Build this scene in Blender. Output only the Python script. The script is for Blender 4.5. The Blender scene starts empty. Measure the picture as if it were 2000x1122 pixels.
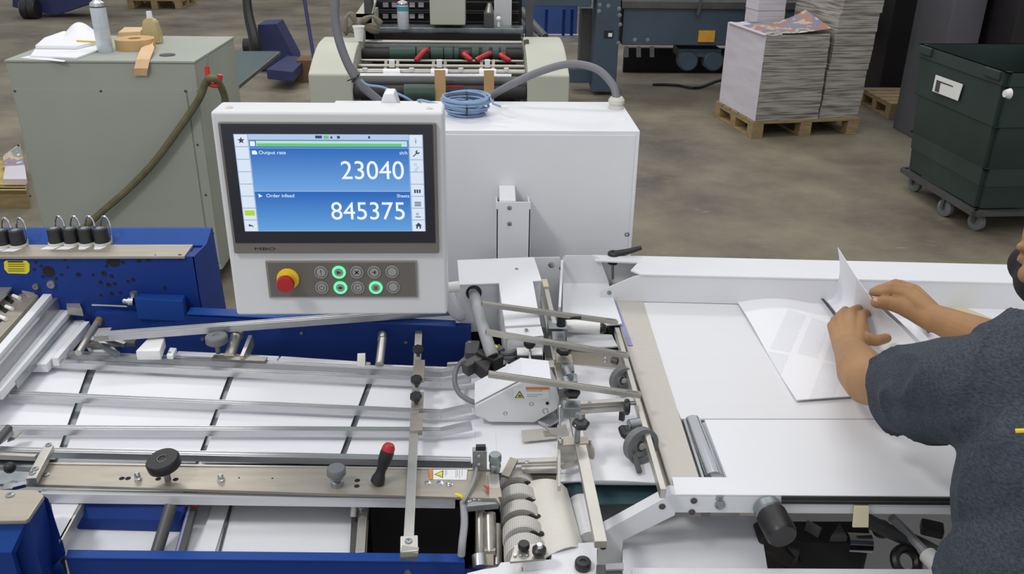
import bpy, bmesh, math, random
from mathutils import Vector, Matrix, Euler, noise
random.seed(7)
SC = bpy.context.scene
COL = SC.collection
PI = math.pi
# ------------------------------------------------------------------ camera
F = 1720.0
CH = 1.9
cam_d = bpy.data.cameras.new('camera'); cam = bpy.data.objects.new('camera', cam_d); COL.objects.link(cam)
cam.location = (0, 0, CH)
PITCH, YAW, ROLL = math.radians(24.6), math.radians(-2.3), math.radians(0.8)
RM = Matrix.Rotation(YAW, 3, 'Z') @ Matrix.Rotation(PI/2 - PITCH, 3, 'X') @ Matrix.Rotation(ROLL, 3, 'Z')
cam.rotation_euler = RM.to_euler()
cam_d.sensor_width = 36; cam_d.lens = 36*F/2000; cam_d.clip_start = 0.05; cam_d.clip_end = 100
SC.camera = cam
# ------------------------------------------------------------------ world, light, exposure
w = bpy.data.worlds.new('world'); SC.world = w; w.use_nodes = True
w.node_tree.nodes['Background'].inputs[0].default_value = (0.93, 0.96, 1.0, 1)
w.node_tree.nodes['Background'].inputs[1].default_value = 0.66
SC.view_settings.view_transform = 'Standard'; SC.view_settings.look = 'None'
SC.view_settings.gamma = 1; SC.view_settings.exposure = 0.0; SC.view_settings.use_curve_mapping = False
def area(name, loc, target, sx, sy, power, col=(1, .98, .95)):
    l = bpy.data.lights.new(name, 'AREA'); l.shape = 'RECTANGLE'; l.size = sx; l.size_y = sy; l.energy = power; l.color = col
    o = bpy.data.objects.new(name, l); COL.objects.link(o); o.location = loc
    o.rotation_euler = (Vector(target)-Vector(loc)).to_track_quat('-Z', 'Y').to_euler()
    return o
area('ceiling_lamp_key', (-2.0, 0.1, 4.3), (-0.2, 1.8, 0.9), 0.8, 0.45, 54)
area('ceiling_lamp_over', (0.6, 1.6, 5.0), (0.6, 1.6, 0), 2.4, 1.2, 26)
area('ceiling_lamp_back_left', (-2.0, 5.5, 5.0), (-2.0, 5.5, 0), 2.4, 0.6, 60)
area('ceiling_lamp_back', (1.2, 5.5, 5.0), (1.2, 5.5, 0), 2.4, 0.6, 40)
area('ceiling_lamp_far', (-1.0, 11, 5.0), (-1, 11, 0), 4.0, 0.6, 90)
# ------------------------------------------------------------------ pixel -> world
def ray(u, v): return RM @ Vector(((u-1000)/F, -(v-561)/F, -1.0))
C0 = Vector((0, 0, CH))
def Z(u, v, z): r = ray(u, v); return C0 + r*((z-CH)/r.z)
def Y(u, v, y): r = ray(u, v); return C0 + r*(y/r.y)
def V(u, v, A, B):
    n = Vector((B.y-A.y, A.x-B.x, 0)); r = ray(u, v); return C0 + r*((A-C0).dot(n)/r.dot(n))
def T(u, v, t): return C0 + ray(u, v)*t
# ------------------------------------------------------------------ materials
def S(r, g, b):
    f = lambda c: (c/255/12.92) if c <= 10.3 else ((c/255+.055)/1.055)**2.4
    return (f(r), f(g), f(b), 1)
def mat(name, rgb, rough=.5, metal=0, var=.06, vs=6, bump=0, bs=60, emit=0, stretch=None, alpha=None, trans=0):
    m = bpy.data.materials.new(name); m.use_nodes = True; nt = m.node_tree; N = nt.nodes; L = nt.links
    p = N['Principled BSDF']; c = S(*rgb)
    p.inputs['Roughness'].default_value = rough; p.inputs['Metallic'].default_value = metal
    p.inputs['Base Color'].default_value = c
    tc = N.new('ShaderNodeTexCoord'); mp = N.new('ShaderNodeMapping'); L.new(tc.outputs['Object'], mp.inputs[0])
    if stretch: mp.inputs['Scale'].default_value = stretch
    if var:
        n = N.new('ShaderNodeTexNoise'); n.inputs['Scale'].default_value = vs; n.inputs['Detail'].default_value = 5
        L.new(mp.outputs[0], n.inputs[0])
        r = N.new('ShaderNodeValToRGB'); r.color_ramp.elements[0].position = .3; r.color_ramp.elements[1].position = .7
        r.color_ramp.elements[0].color = tuple(x*(1-var) for x in c[:3])+(1,)
        r.color_ramp.elements[1].color = tuple(min(1, x*(1+var)) for x in c[:3])+(1,)
        L.new(n.outputs[0], r.inputs[0]); L.new(r.outputs[0], p.inputs['Base Color'])
    if bump:
        n2 = N.new('ShaderNodeTexNoise'); n2.inputs['Scale'].default_value = bs; L.new(mp.outputs[0], n2.inputs[0])
        b = N.new('ShaderNodeBump'); b.inputs['Strength'].default_value = bump; b.inputs['Distance'].default_value = .002
        L.new(n2.outputs[0], b.inputs['Height']); L.new(b.outputs[0], p.inputs['Normal'])
    if emit:
        p.inputs['Emission Color'].default_value = c; p.inputs['Emission Strength'].default_value = emit
    if trans: p.inputs['Transmission Weight'].default_value = trans
    return m
def weave(name, rgb, dark, scale, rough=.6, metal=0, mix=.6):
    m = mat(name, rgb, rough, metal, var=0); nt = m.node_tree; N = nt.nodes; L = nt.links; p = N['Principled BSDF']
    tc = N['Texture Coordinate']; w1 = N.new('ShaderNodeTexWave'); w2 = N.new('ShaderNodeTexWave')
    w1.bands_direction = 'X'; w2.bands_direction = 'Y'
    for q in (w1, w2): q.inputs['Scale'].default_value = scale; q.inputs['Distortion'].default_value = .5; L.new(tc.outputs['Object'], q.inputs[0])
    mu = N.new('ShaderNodeMath'); mu.operation = 'MULTIPLY'; L.new(w1.outputs['Fac'], mu.inputs[0]); L.new(w2.outputs['Fac'], mu.inputs[1])
    r = N.new('ShaderNodeValToRGB'); r.color_ramp.elements[0].color = S(*dark); r.color_ramp.elements[1].color = S(*rgb); r.color_ramp.elements[1].position = mix
    L.new(mu.outputs[0], r.inputs[0]); L.new(r.outputs[0], p.inputs['Base Color'])
    b = N.new('ShaderNodeBump'); b.inputs['Strength'].default_value = .4; b.inputs['Distance'].default_value = .001
    L.new(mu.outputs[0], b.inputs['Height']); L.new(b.outputs[0], p.inputs['Normal'])
    return m
M = dict(
 white=mat('white_enamel', (226,227,231), .38, var=.015, bump=.02, bs=300),
 wgrey=mat('light_grey_enamel', (224,225,228), .42, var=.02, bump=.03, bs=300),
 panelgrey=mat('console_grey_enamel', (214,215,216), .42, var=.02, bump=.02, bs=300),
 belt=mat('cream_belt', (222,222,225), .6, var=.008, vs=3, bump=.05, bs=200, stretch=(1, 12, 1)),
 blue=mat('blue_enamel', (25,56,130), .4, var=.08, vs=5),
 blue_lit=mat('blue_enamel_lit', (24,68,144), .42, var=.06, vs=5),  # same blue enamel, lightened in colour for faces lit from above
 steel=mat('brushed_steel', (168,164,156), .36, .85, var=.06, vs=8, bump=.08, bs=120, stretch=(1, 14, 6)),
 stain=mat('worn_stainless', (172,164,151), .42, .55, var=.1, vs=10, bump=.06, bs=90, stretch=(1, 6, 3)),
 alub=mat('bright_aluminium', (222,222,224), .45, .25, var=.03, vs=14, stretch=(1, 10, 10)),
 alu=mat('extruded_aluminium', (198,198,200), .32, .85, var=.05, vs=14, bump=.05, bs=200, stretch=(1, 10, 10)),
 aluy=mat('extruded_aluminium_cross', (176,176,178), .34, .8, var=.05, vs=14, bump=.05, bs=200, stretch=(10, 1, 10)),
 bar=mat('nickel_bar', (186,183,175), .36, .65, var=.1, vs=9, bump=.05, bs=90),
 chrome=mat('chrome', (215,217,220), .12, 1, var=.02),
 zinc=mat('zinc_plate', (150,156,158), .34, .8, var=.15, vs=30),
 black=mat('black_plastic', (34,33,34), .42, var=.1, vs=20, bump=.05),
 rubber=mat('grey_rubber', (112,114,116), .7, var=.08, bump=.1),
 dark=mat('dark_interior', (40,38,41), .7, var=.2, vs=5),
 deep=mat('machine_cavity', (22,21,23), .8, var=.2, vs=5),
 dgrey=mat('dark_grey_metal', (84,84,84), .5, .3, var=.15, vs=10),
 hose=mat('grey_corrugated_hose', (116,117,122), .5, var=.06, bump=.2, bs=250),
 greytube=mat('grey_tube', (150,151,155), .45, var=.05),
 greenb=mat('cabinet_green_grey', (158,163,152), .55, var=.05, vs=2.5, bump=.05),
 beige=mat('machine_beige', (186,187,172), .5, var=.05, vs=3, bump=.04),
 bgrey=mat('machine_blue_grey', (64,80,94), .5, var=.12, vs=2, bump=.05),
 paper=mat('white_paper', (231,231,236), .75, var=.015, vs=4),
 cream=mat('cream_paper', (214,204,170), .7, var=.08),
 kraft=mat('kraft_tape', (196,160,112), .65, var=.08, vs=12),
 kraft2=mat('kraft_tape_pale', (214,180,136), .6, var=.06, vs=12),
 red=mat('red_plastic', (176,34,40), .4, var=.08),
 redhook=mat('red_painted_hook', (205,52,42), .45, var=.08),
 yellow=mat('yellow_plastic', (226,190,30), .45, var=.05),
 labyel=mat('yellow_sticker', (222,212,40), .55, var=.04),
 taborange=mat('orange_band', (205,130,60), .6, var=.05),
 labwhite=mat('white_label', (226,226,226), .6, var=.03),
 ink=mat('printed_ink', (58,58,62), .7, var=.1),
 inkf=mat('faint_ink', (150,152,158), .8, var=.1),
 wood=mat('pallet_wood', (150,128,92), .75, var=.22, vs=6, bump=.3, bs=30, stretch=(1, 6, 6)),
 woody=mat('yellow_board', (186,164,92), .65, var=.15, vs=4, bump=.1, stretch=(1, 5, 1)),
 card=mat('brown_cardboard', (112,86,54), .75, var=.12, vs=6),
 cartg=mat('cart_green_plastic', (42,58,54), .55, var=.2, vs=3, bump=.15, bs=20),
 cartd=mat('cart_black_plastic', (28,32,33), .6, var=.2, vs=3),
 boxgrey=mat('grey_wrapped_carton', (88,88,94), .5, var=.12, vs=3),
 boxblk=mat('black_cabinet', (26,22,26), .6, var=.3, vs=3),
 hosegreen=mat('olive_hose', (104,100,72), .6, var=.2, vs=20, bump=.2),
 green=mat('green_roller_rubber', (36,66,54), .5, var=.15, vs=20),
 teal=mat('teal_belt', (48,78,84), .55, var=.12, vs=6, bump=.1),
 cable=mat('blue_cable_jacket', (132,158,190), .45, var=.06),
 navy=mat('navy_painted_steel', (42,48,92), .5, var=.15, vs=5),
 brass=mat('brass_tip', (168,140,84), .4, .5, var=.2, vs=20),
 violet=mat('violet_edge_tape', (140,138,176), .5, var=.06),
 glass=mat('tinted_glass', (150,178,182), .08, var=0, trans=.75),
 screenframe=mat('screen_black_glass', (44,46,54), .2, var=.03),
 bezel=mat('bezel_metal', (128,122,116), .42, .4, var=.05),
 btnpanel=mat('button_panel_metal', (112,107,101), .5, .3, var=.05),
 btn=mat('button_grey', (158,158,156), .5, .2, var=.04),
 green_led=mat('green_led_ring', (90,255,150), .4, var=0, emit=1.1),
 liquid=mat('tan_liquid', (186,170,120), .3, var=.06),
 teal2=mat('spray_can_teal', (70,150,160), .4, var=.05),
 canw=mat('spray_can_label', (206,212,220), .3, .2, var=.08, vs=60, stretch=(.3, .3, 2)),
 rag=mat('grey_rag', (120,114,100), .9, var=.2, vs=30, bump=.4),
 orange=mat('orange_sign', (214,158,52), .55, var=.1, vs=30),
 blueglow=mat('blue_light_panel', (60,90,150), .45, var=.1),  # blue light in the machine opening, painted as panel colour
 cork=mat('pale_gland', (206,204,194), .45, var=.05),
 led=mat('white_plastic', (232,232,230), .4, var=.02),
 belttex=weave('woven_belt', (240,237,230), (206,200,190), 120, .3),
 metaltex=weave('patterned_steel_strip', (218,214,206), (176,170,162), 110, .5, .2, .35),
 rolltex=weave('knurled_roller_belt', (222,219,214), (166,161,155), 95, .6, 0, .35),
)
# concrete floor
def floor_mat():
    m = mat('concrete_floor', (104,98,86), .55, var=0); nt = m.node_tree; N = nt.nodes; L = nt.links; p = N['Principled BSDF']
    tc = N['Texture Coordinate']; mp = N['Mapping']; mp.inputs['Scale'].default_value = (1, 1, 1)
    a = N.new('ShaderNodeTexNoise'); a.inputs['Scale'].default_value = 1.1; a.inputs['Detail'].default_value = 8; a.inputs['Roughness'].default_value = .62; L.new(tc.outputs['Object'], a.inputs[0])
    r = N.new('ShaderNodeValToRGB'); e = r.color_ramp.elements
    e[0].position = .3; e[0].color = S(88,81,72); e[1].position = .72; e[1].color = S(150,141,120)
    L.new(a.outputs[0], r.inputs[0])
    mp.inputs['Scale'].default_value = (1.6, 9, 1)
    s = N.new('ShaderNodeTexNoise'); s.inputs['Scale'].default_value = 5; s.inputs['Detail'].default_value = 6; L.new(mp.outputs[0], s.inputs[0])
    r2 = N.new('ShaderNodeValToRGB'); r2.color_ramp.elements[0].position = .62; r2.color_ramp.elements[0].color = (0, 0, 0, 1); r2.color_ramp.elements[1].position = .82; r2.color_ramp.elements[1].color = (1, 1, 1, 1)
    L.new(s.outputs[0], r2.inputs[0])
    mx = N.new('ShaderNodeMix'); mx.data_type = 'RGBA'; L.new(r2.outputs[0], mx.inputs[0]); L.new(r.outputs[0], mx.inputs[6]); mx.inputs[7].default_value = S(160,154,138)
    L.new(mx.outputs[2], p.inputs['Base Color'])
    rr = N.new('ShaderNodeMapRange'); rr.inputs[3].default_value = .4; rr.inputs[4].default_value = .75; L.new(a.outputs[0], rr.inputs[0]); L.new(rr.outputs[0], p.inputs['Roughness'])
    return m
M['floor'] = floor_mat()
for k_ in ('blue', 'blue_lit'): M[k_].node_tree.nodes['Principled BSDF'].inputs['Specular IOR Level'].default_value = .25; M[k_].node_tree.nodes['Principled BSDF'].inputs['Roughness'].default_value = .5
def printed_mat():
    m = mat('printed_paper', (232,232,240), .75, var=0); nt = m.node_tree; N = nt.nodes; L = nt.links; p = N['Principled BSDF']
    mp = N['Mapping']; mp.inputs['Rotation'].default_value = (0, 0, .5)
    wv = N.new('ShaderNodeTexWave'); wv.bands_direction = 'Y'; wv.inputs['Scale'].default_value = 110; wv.inputs['Distortion'].default_value = 0; L.new(mp.outputs[0], wv.inputs[0])
    n = N.new('ShaderNodeTexBrick'); n.inputs['Scale'].default_value = 5; n.inputs['Mortar Size'].default_value = .035; n.inputs['Brick Width'].default_value = .3; n.inputs['Row Height'].default_value = 1.1; n.offset = 0.0; n.inputs['Color1'].default_value = (.3, .3, .3, 1); n.inputs['Color2'].default_value = (.9, .9, .9, 1); n.inputs['Mortar'].default_value = (0, 0, 0, 1); L.new(mp.outputs[0], n.inputs[0])
    n2 = N.new('ShaderNodeTexNoise'); n2.inputs['Scale'].default_value = 260; L.new(mp.outputs[0], n2.inputs[0])
    g = N.new('ShaderNodeMath'); g.operation = 'GREATER_THAN'; g.inputs[1].default_value = .5; L.new(n.outputs[0], g.inputs[0])
    a = N.new('ShaderNodeMath'); a.operation = 'MULTIPLY'; L.new(wv.outputs['Fac'], a.inputs[0]); L.new(g.outputs[0], a.inputs[1])
    a2 = N.new('ShaderNodeMath'); a2.operation = 'MULTIPLY'; L.new(a.outputs[0], a2.inputs[0]); L.new(n2.outputs[0], a2.inputs[1])
    mx = N.new('ShaderNodeMix'); mx.data_type = 'RGBA'; L.new(a2.outputs[0], mx.inputs[0]); mx.inputs[6].default_value = S(234,234,238); mx.inputs[7].default_value = S(186,189,202)
    L.new(mx.outputs[2], p.inputs['Base Color']); return m
M['printed'] = printed_mat()
def stack_mat():
    m = mat('stacked_page_edges', (170,165,158), .8, var=0); nt = m.node_tree; N = nt.nodes; L = nt.links; p = N['Principled BSDF']
    mp = N['Mapping']; mp.inputs['Scale'].default_value = (.05, .05, 1)
    n = N.new('ShaderNodeTexNoise'); n.inputs['Scale'].default_value = 70; n.inputs['Detail'].default_value = 5; L.new(mp.outputs[0], n.inputs[0])
    r = N.new('ShaderNodeValToRGB'); e = r.color_ramp.elements; e[0].position = .36; e[0].color = S(112,105,100); e[1].position = .56; e[1].color = S(172,167,159)
    L.new(n.outputs[0], r.inputs[0]); L.new(r.outputs[0], p.inputs['Base Color']); return m
M['edges'] = stack_mat()
M['edges2'] = mat('smooth_page_edges', (206,200,208), .8, var=.08, vs=14, stretch=(.2, .2, 1))
def photo_mat(name, pal, sc):
    m = mat(name, (200, 190, 180), .5, var=0); nt = m.node_tree; N = nt.nodes; L = nt.links; p = N['Principled BSDF']
    n = N.new('ShaderNodeTexNoise'); n.inputs['Scale'].default_value = sc; n.inputs['Detail'].default_value = 3; L.new(N['Mapping'].outputs[0], n.inputs[0])
    r = N.new('ShaderNodeValToRGB'); r.color_ramp.interpolation = 'CONSTANT'; el = r.color_ramp.elements
    while len(el) < len(pal): el.new(.5)
    for i, c in enumerate(pal): el[i].position = .3+.45*i/len(pal) if i else 0; el[i].color = S(*c)
    L.new(n.outputs[0], r.inputs[0]); L.new(r.outputs[0], p.inputs['Base Color']); return m
M['print_col'] = photo_mat('colour_printed_page', [(196,196,206), (120,136,168), (176,126,112), (190,182,160), (136,140,132), (212,210,216)], 6)
# ------------------------------------------------------------------ mesh helpers
class B:
    def __init__(s): s.bm = bmesh.new(); s.bev = False
    def prism(s, pts, vec, bev=0, seg=2):
        bm = s.bm; pts = [Vector(p) for p in pts]; vec = Vector(vec); n = len(pts)
        a = [bm.verts.new(p) for p in pts]; b = [bm.verts.new(p+vec) for p in pts]
        fs = [bm.faces.new(a), bm.faces.new(b[::-1])]
        for i in range(n): fs.append(bm.faces.new([a[i], b[i], b[(i+1) % n], a[(i+1) % n]]))
        bmesh.ops.recalc_face_normals(bm, faces=fs)
        if bev:
            s.bev = True
            es = list({e for f in fs for e in f.edges})
            bmesh.ops.bevel(bm, geom=es, offset=bev, segments=seg, affect='EDGES', profile=.5)
        return s
    def slab(s, px, z, h, bev=0): return s.prism([Z(u, v, z) for u, v in px], (0, 0, -h), bev)
    def plate(s, px, y, d, bev=0): return s.prism([Y(u, v, y) for u, v in px], (0, d, 0), bev)
    def box(s, a, b, bev=0):
        x0, y0, z0 = a; x1, y1, z1 = b
        return s.prism([(x0, y0, z0), (x1, y0, z0), (x1, y1, z0), (x0, y1, z0)], (0, 0, z1-z0), bev)
    def bar(s, a, b, w, h, up=(0, 0, 1), bev=0, groove=0):
        a = Vector(a); b = Vector(b); d = (b-a); u = Vector(up); side = d.cross(u).normalized(); u = side.cross(d).normalized()
        if groove:
            g = groove
            pr = [(-w/2, -h), (-w/2, 0), (-w*.34, 0), (-w*.34, -g), (-w*.16, -g), (-w*.16, 0), (w*.16, 0), (w*.16, -g), (w*.34, -g), (w*.34, 0), (w/2, 0), (w/2, -h)]
            s.prism([a+side*x+u*y for x, y in pr], d, 0)
        else:
            s.prism([a-side*w/2, a+side*w/2, a+side*w/2-u*h, a-side*w/2-u*h], d, bev)
        return s
    def cyl(s, a, b, r, r2=None, seg=24, bev=0):
        a = Vector(a); b = Vector(b); r2 = r if r2 is None else r2
        L = (b-a).length
        pr = [(0, 0), (r, 0), (r2, L), (0, L)]
        if bev: pr = [(0, 0), (r-bev, 0), (r, bev), (r2, L-bev), (r2-bev, L), (0, L)]
        return s.lathe(a, b-a, pr, seg)
    def lathe(s, o, ax, prof, seg=24):
        o = Vector(o); ax = Vector(ax).normalized(); q = ax.to_track_quat('Z', 'Y'); bm = s.bm
        rings = []
        for r, h in prof:
            if r < 1e-6: rings.append([bm.verts.new(o+q@Vector((0, 0, h)))])
            else: rings.append([bm.verts.new(o+q@Vector((r*math.cos(2*PI*i/seg), r*math.sin(2*PI*i/seg), h))) for i in range(seg)])
        fs = []
        for A, C in zip(rings, rings[1:]):
            for i in range(seg):
                j = (i+1) % seg
                if len(A) == 1 and len(C) == 1: continue
                if len(A) == 1: fs.append(bm.faces.new([A[0], C[j], C[i]]))
                elif len(C) == 1: fs.append(bm.faces.new([A[i], A[j], C[0]]))
                else: fs.append(bm.faces.new([A[i], A[j], C[j], C[i]]))
        bmesh.ops.recalc_face_normals(bm, faces=fs)
        return s
    def ball(s, c, r, seg=16, sq=1, ax=(0, 0, 1)):
        n = 8; return s.lathe(Vector(c)-Vector(ax).normalized()*r*sq, ax, [(r*math.sin(PI*i/n), r*sq*(1-math.cos(PI*i/n))) for i in range(n+1)], seg)
    def torus(s, c, ax, R, r, seg=28, n=8, arc=1.0, start=0):
        q = Vector(ax).normalized().to_track_quat('Z', 'Y'); k = int(seg*arc)
        pts = [Vector(c)+q@Vector((R*math.cos(start+2*PI*arc*i/k), R*math.sin(start+2*PI*arc*i/k), 0)) for i in range(k+(arc < 1))]
        return s.tube(pts, r, n, smooth=0, closed=(arc == 1))
    def tube(s, pts, r, n=10, smooth=6, closed=False, rr=None):
        P = [Vector(p) for p in pts]
        if smooth and len(P) > 2:
            Q = []; 
            for i in range(len(P)-1):
                p0 = P[max(i-1, 0)]; p1 = P[i]; p2 = P[i+1]; p3 = P[min(i+2, len(P)-1)]
                for k in range(smooth):
                    t = k/smooth; Q.append(.5*((2*p1)+(p2-p0)*t+(2*p0-5*p1+4*p2-p3)*t*t+(3*p1-p0-3*p2+p3)*t*t*t))
            Q.append(P[-1]); P = Q
        bm = s.bm; rings = []; prev = None; m = len(P)
        for i, p in enumerate(P):
            if closed: t = P[(i+1) % m]-P[i-1]
            else: t = P[min(i+1, m-1)]-P[max(i-1, 0)]
            t.normalize()
            if prev is None: nn = t.orthogonal().normalized()
            else: nn = (prev-t*prev.dot(t)).normalized()
            prev = nn; bb = t.cross(nn); R = r if rr is None else rr(i/(m-1))
            rings.append([bm.verts.new(p+(nn*math.cos(2*PI*j/n)+bb*math.sin(2*PI*j/n))*R) for j in range(n)])
        fs = []; K = m if closed else m-1
        for i in range(K):
            A = rings[i]; C = rings[(i+1) % m]
            for j in range(n): fs.append(bm.faces.new([A[j], A[(j+1) % n], C[(j+1) % n], C[j]]))
        if not closed: fs += [bm.faces.new(rings[0][::-1]), bm.faces.new(rings[-1])]
        bmesh.ops.recalc_face_normals(bm, faces=fs)
        return s
    def grid(s, f, nu, nv, thick=0):
        bm = s.bm; g = [[bm.verts.new(f(i/nu, j/nv)) for j in range(nv+1)] for i in range(nu+1)]; fs = []
        for i in range(nu):
            for j in range(nv): fs.append(bm.faces.new([g[i][j], g[i+1][j], g[i+1][j+1], g[i][j+1]]))
        if thick:
            P = [[v.co.copy() for v in row] for row in g]
            def nrm(i, j):
                a = P[min(i+1, nu)][j]-P[max(i-1, 0)][j]; c = P[i][min(j+1, nv)]-P[i][max(j-1, 0)]; n = a.cross(c)
                return n.normalized() if n.length > 1e-12 else Vector((0, 0, 1))
            sg = -1 if nrm(nu//2, nv//2).z > 0 else 1
            h = [[bm.verts.new(P[i][j]+nrm(i, j)*thick*sg) for j in range(nv+1)] for i in range(nu+1)]
            for i in range(nu):
                for j in range(nv): fs.append(bm.faces.new([h[i][j], h[i][j+1], h[i+1][j+1], h[i+1][j]]))
            for i in range(nu):
                for j in (0, nv): fs.append(bm.faces.new([g[i][j], h[i][j], h[i+1][j], g[i+1][j]]))
            for j in range(nv):
                for i in (0, nu): fs.append(bm.faces.new([g[i][j], h[i][j], h[i][j+1], g[i][j+1]]))
            bmesh.ops.recalc_face_normals(bm, faces=fs)
        return s
    def obj(s, name, m, parent=None, label=None, ang=35, kind=None):
        me = bpy.data.meshes.new(name); s.bm.normal_update(); s.bm.to_mesh(me); s.bm.free()
        me.materials.append(M[m] if isinstance(m, str) else m)
        for p in me.polygons: p.use_smooth = True
        me.set_sharp_from_angle(angle=math.radians(ang))
        o = bpy.data.objects.new(name, me); COL.objects.link(o)
        if s.bev:
            wn = o.modifiers.new('wn', 'WEIGHTED_NORMAL'); wn.keep_sharp = True; wn.weight = 90
        if parent is not None:
            o.parent = parent; off = parent['_w'] if '_w' in parent else (0, 0, 0)
            me.transform(Matrix.Translation(-Vector(off))); WLOC[o.name] = Vector(off)
            o['_w'] = off
        if label: o['label'] = label
        if kind: o['kind'] = kind
        return o
WLOC = {}
def thing(name, label, cat, loc=(0, 0, 0), group=None):
    o = bpy.data.objects.new(name, None); COL.objects.link(o); o.location = loc; o['label'] = label; o['category'] = cat; o['_w'] = tuple(loc)
    o.empty_display_size = .05
    if group: o['group'] = group
    return o
def single(b, name, m, label, cat, base, group=None, **k):
    e = b.obj(name, m, None, **k); e.data.transform(Matrix.Translation(-Vector(base))); e.location = base
    e['label'] = label; e['category'] = cat; e['_w'] = tuple(base)
    if group: e['group'] = group
    return e
def text(txt, name, m, parent, o, right, up, size, align='LEFT', thick=.0003, stretch=1.0, width=None):
    c = bpy.data.curves.new('t', 'FONT'); c.body = txt; c.size = 1; c.align_x = align; c.extrude = 0
    t = bpy.data.objects.new('t', c); COL.objects.link(t); dg = bpy.context.evaluated_depsgraph_get()
    me = bpy.data.meshes.new_from_object(t.evaluated_get(dg)); bpy.data.objects.remove(t)
    R = Vector(right).normalized(); U = Vector(up).normalized(); o = Vector(o); N = R.cross(U)
    xs = [v.co.x for v in me.vertices]; ys = [v.co.y for v in me.vertices]
    sx = size*stretch
    if width: sx = width/(max(xs)-min(xs))
    ox = min(xs) if align == 'LEFT' and width else 0
    off = Vector(parent['_w'])
    for v in me.vertices: v.co = o + R*(v.co.x-ox)*sx + U*v.co.y*size + N*.0002 - off
    me.materials.clear(); me.materials.append(M[m] if isinstance(m, str) else m); me.name = name
    ob = bpy.data.objects.new(name, me); COL.objects.link(ob); ob.parent = parent; ob['_w'] = tuple(off)
    return ob
def screws(parent, pts, r=.004, axis=(0, 0, 1), m='chrome', name='screw', h=.0025):
    for p in pts:
        B().lathe(p, axis, [(0, 0), (r, 0), (r, h*.6), (r*.7, h), (r*.35, h), (r*.3, h*.5), (0, h*.5)], 12).obj(name, m, parent)
# ------------------------------------------------------------------ setting
b = B(); b.box((-14, -3, -.1), (14, 22, 0)); fl = b.obj('floor', 'floor'); fl['kind'] = 'structure'
M['wall'] = mat('painted_block_wall', (150, 148, 142), .8, var=.05)
b = B(); b.box((-14, 22, 0), (14, 22.2, 6)); o = b.obj('wall_back', 'wall'); o['kind'] = 'structure'
b = B(); b.box((14, -3, 0), (14.2, 22, 6)); o = b.obj('wall_right', 'wall'); o['kind'] = 'structure'
# ================================================================== BACKGROUND
def base_of(p): return (p.x, p.y, 0)
# ---- green-grey cabinet, left
zt = 1.14
fl_, fr_, br_, bl_ = Z(6,118,zt), Z(381,118,zt), Z(446,70,zt), Z(121,70,zt)
fl_.y = fr_.y = (fl_.y+fr_.y)/2
CX0, CX1, CY0 = fl_.x, fr_.x, fl_.y; CY1 = (br_.y+bl_.y)/2
t = thing('machine_cabinet', 'large green-grey metal cabinet on casters with papers and a spray can on top', 'cabinet', (CX0, CY0, 0))
B().box((CX0, CY0, .09), (CX1, CY1, zt-.012), .006).obj('body', 'greenb', t)
B().box((CX0-.003, CY0-.004, zt-.012), (CX1+.003, CY1+.003, zt), .003).obj('top_panel', 'greenb', t)
b = B(); b.box((CX0+.01, CY0-.006, .13), (CX1-.055, CY0, zt-.13), .002); b.obj('front_panel', 'greenb', t)
b = B(); b.box((CX1-.048, CY0-.006, .13), (CX1-.004, CY0, zt-.13), .002); b.obj('front_trim', 'greenb', t)
pts = [Y(u, v, CY0-.006) for u, v in [(29,178),(197,178),(362,178),(36,284),(386,283),(59,383),(402,381),(416,456)]]
screws(t, pts, .006, (0, -1, 0), 'dgrey')
p = Z(327,108,zt); B().cyl(p, p+Vector((0, 0, .004)), .036, seg=28).obj('disc_cover', 'dgrey', t)
for x, y in ((CX1-.05, CY0+.05), (CX0+.06, CY0+.05), (CX1-.05, CY1-.06), (CX0+.06, CY1-.06)):
    c = B().lathe((x-.012, y, .04), (1, 0, 0), [(0, 0), (.034, 0), (.04, .004), (.04, .02), (.034, .024), (0, .024)], 24).obj('caster', 'rubber', t)
    B().box((x-.02, y-.012, .04), (x-.016, y+.012, .092)).box((x+.016, y-.012, .04), (x+.02, y+.012, .092)).box((x-.02, y-.02, .086), (x+.02, y+.02, .092)).obj('fork', 'dgrey', c)
# things on it
def sheet(px, z, th, name, m, label, cat, group=None):
    P = [Z(u, v, z) for u, v in px]; c = sum(P, Vector())/len(P)
    return single(B().prism(P, (0, 0, th)), name, m, label, cat, (c.x, c.y, z), group)
sheet([(40,113),(62,108),(128,119),(125,121)], zt, .001, 'paper_sheet', 'paper', 'lone white sheet sticking over the front edge of the green-grey cabinet', 'paper')
sheet([(60,112),(72,95),(192,88),(194,100),(150,116)], zt+.001, .008, 'paper_pile', 'paper', 'low pile of white sheets on the cabinet, in front of the notebook', 'paper')
o = sheet([(70,95),(88,79),(125,66),(185,70),(192,86),(150,96)], zt+.0105, .014, 'notebook', 'paper', 'closed notepad with a pencil lying on it, on the green-grey cabinet', 'notebook')
P0 = Z(150,80,zt+.028); P1 = Z(190,82,zt+.028)
single(B().cyl(P0, P1, .0045, seg=8), 'pencil', 'yellow', 'yellow pencil lying on the white notepad', 'pencil', P0)
b = B()
A, Cc = Z(122,78,zt+.025), Z(192,78,zt+.025); A2, C2 = Z(128,63,zt+.025), Z(190,62,zt+.025)
def f(i, j):
    p = A.lerp(Cc, i).lerp(A2.lerp(C2, i), j); p.z += .05*math.sin(PI*min(1, i*1.05))*j; return p
b.grid(f, 12, 5, .0015)
single(b, 'paper_sheet', 'paper', 'curled white sheet arched up behind the notepad on the cabinet', 'paper', A)
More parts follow.
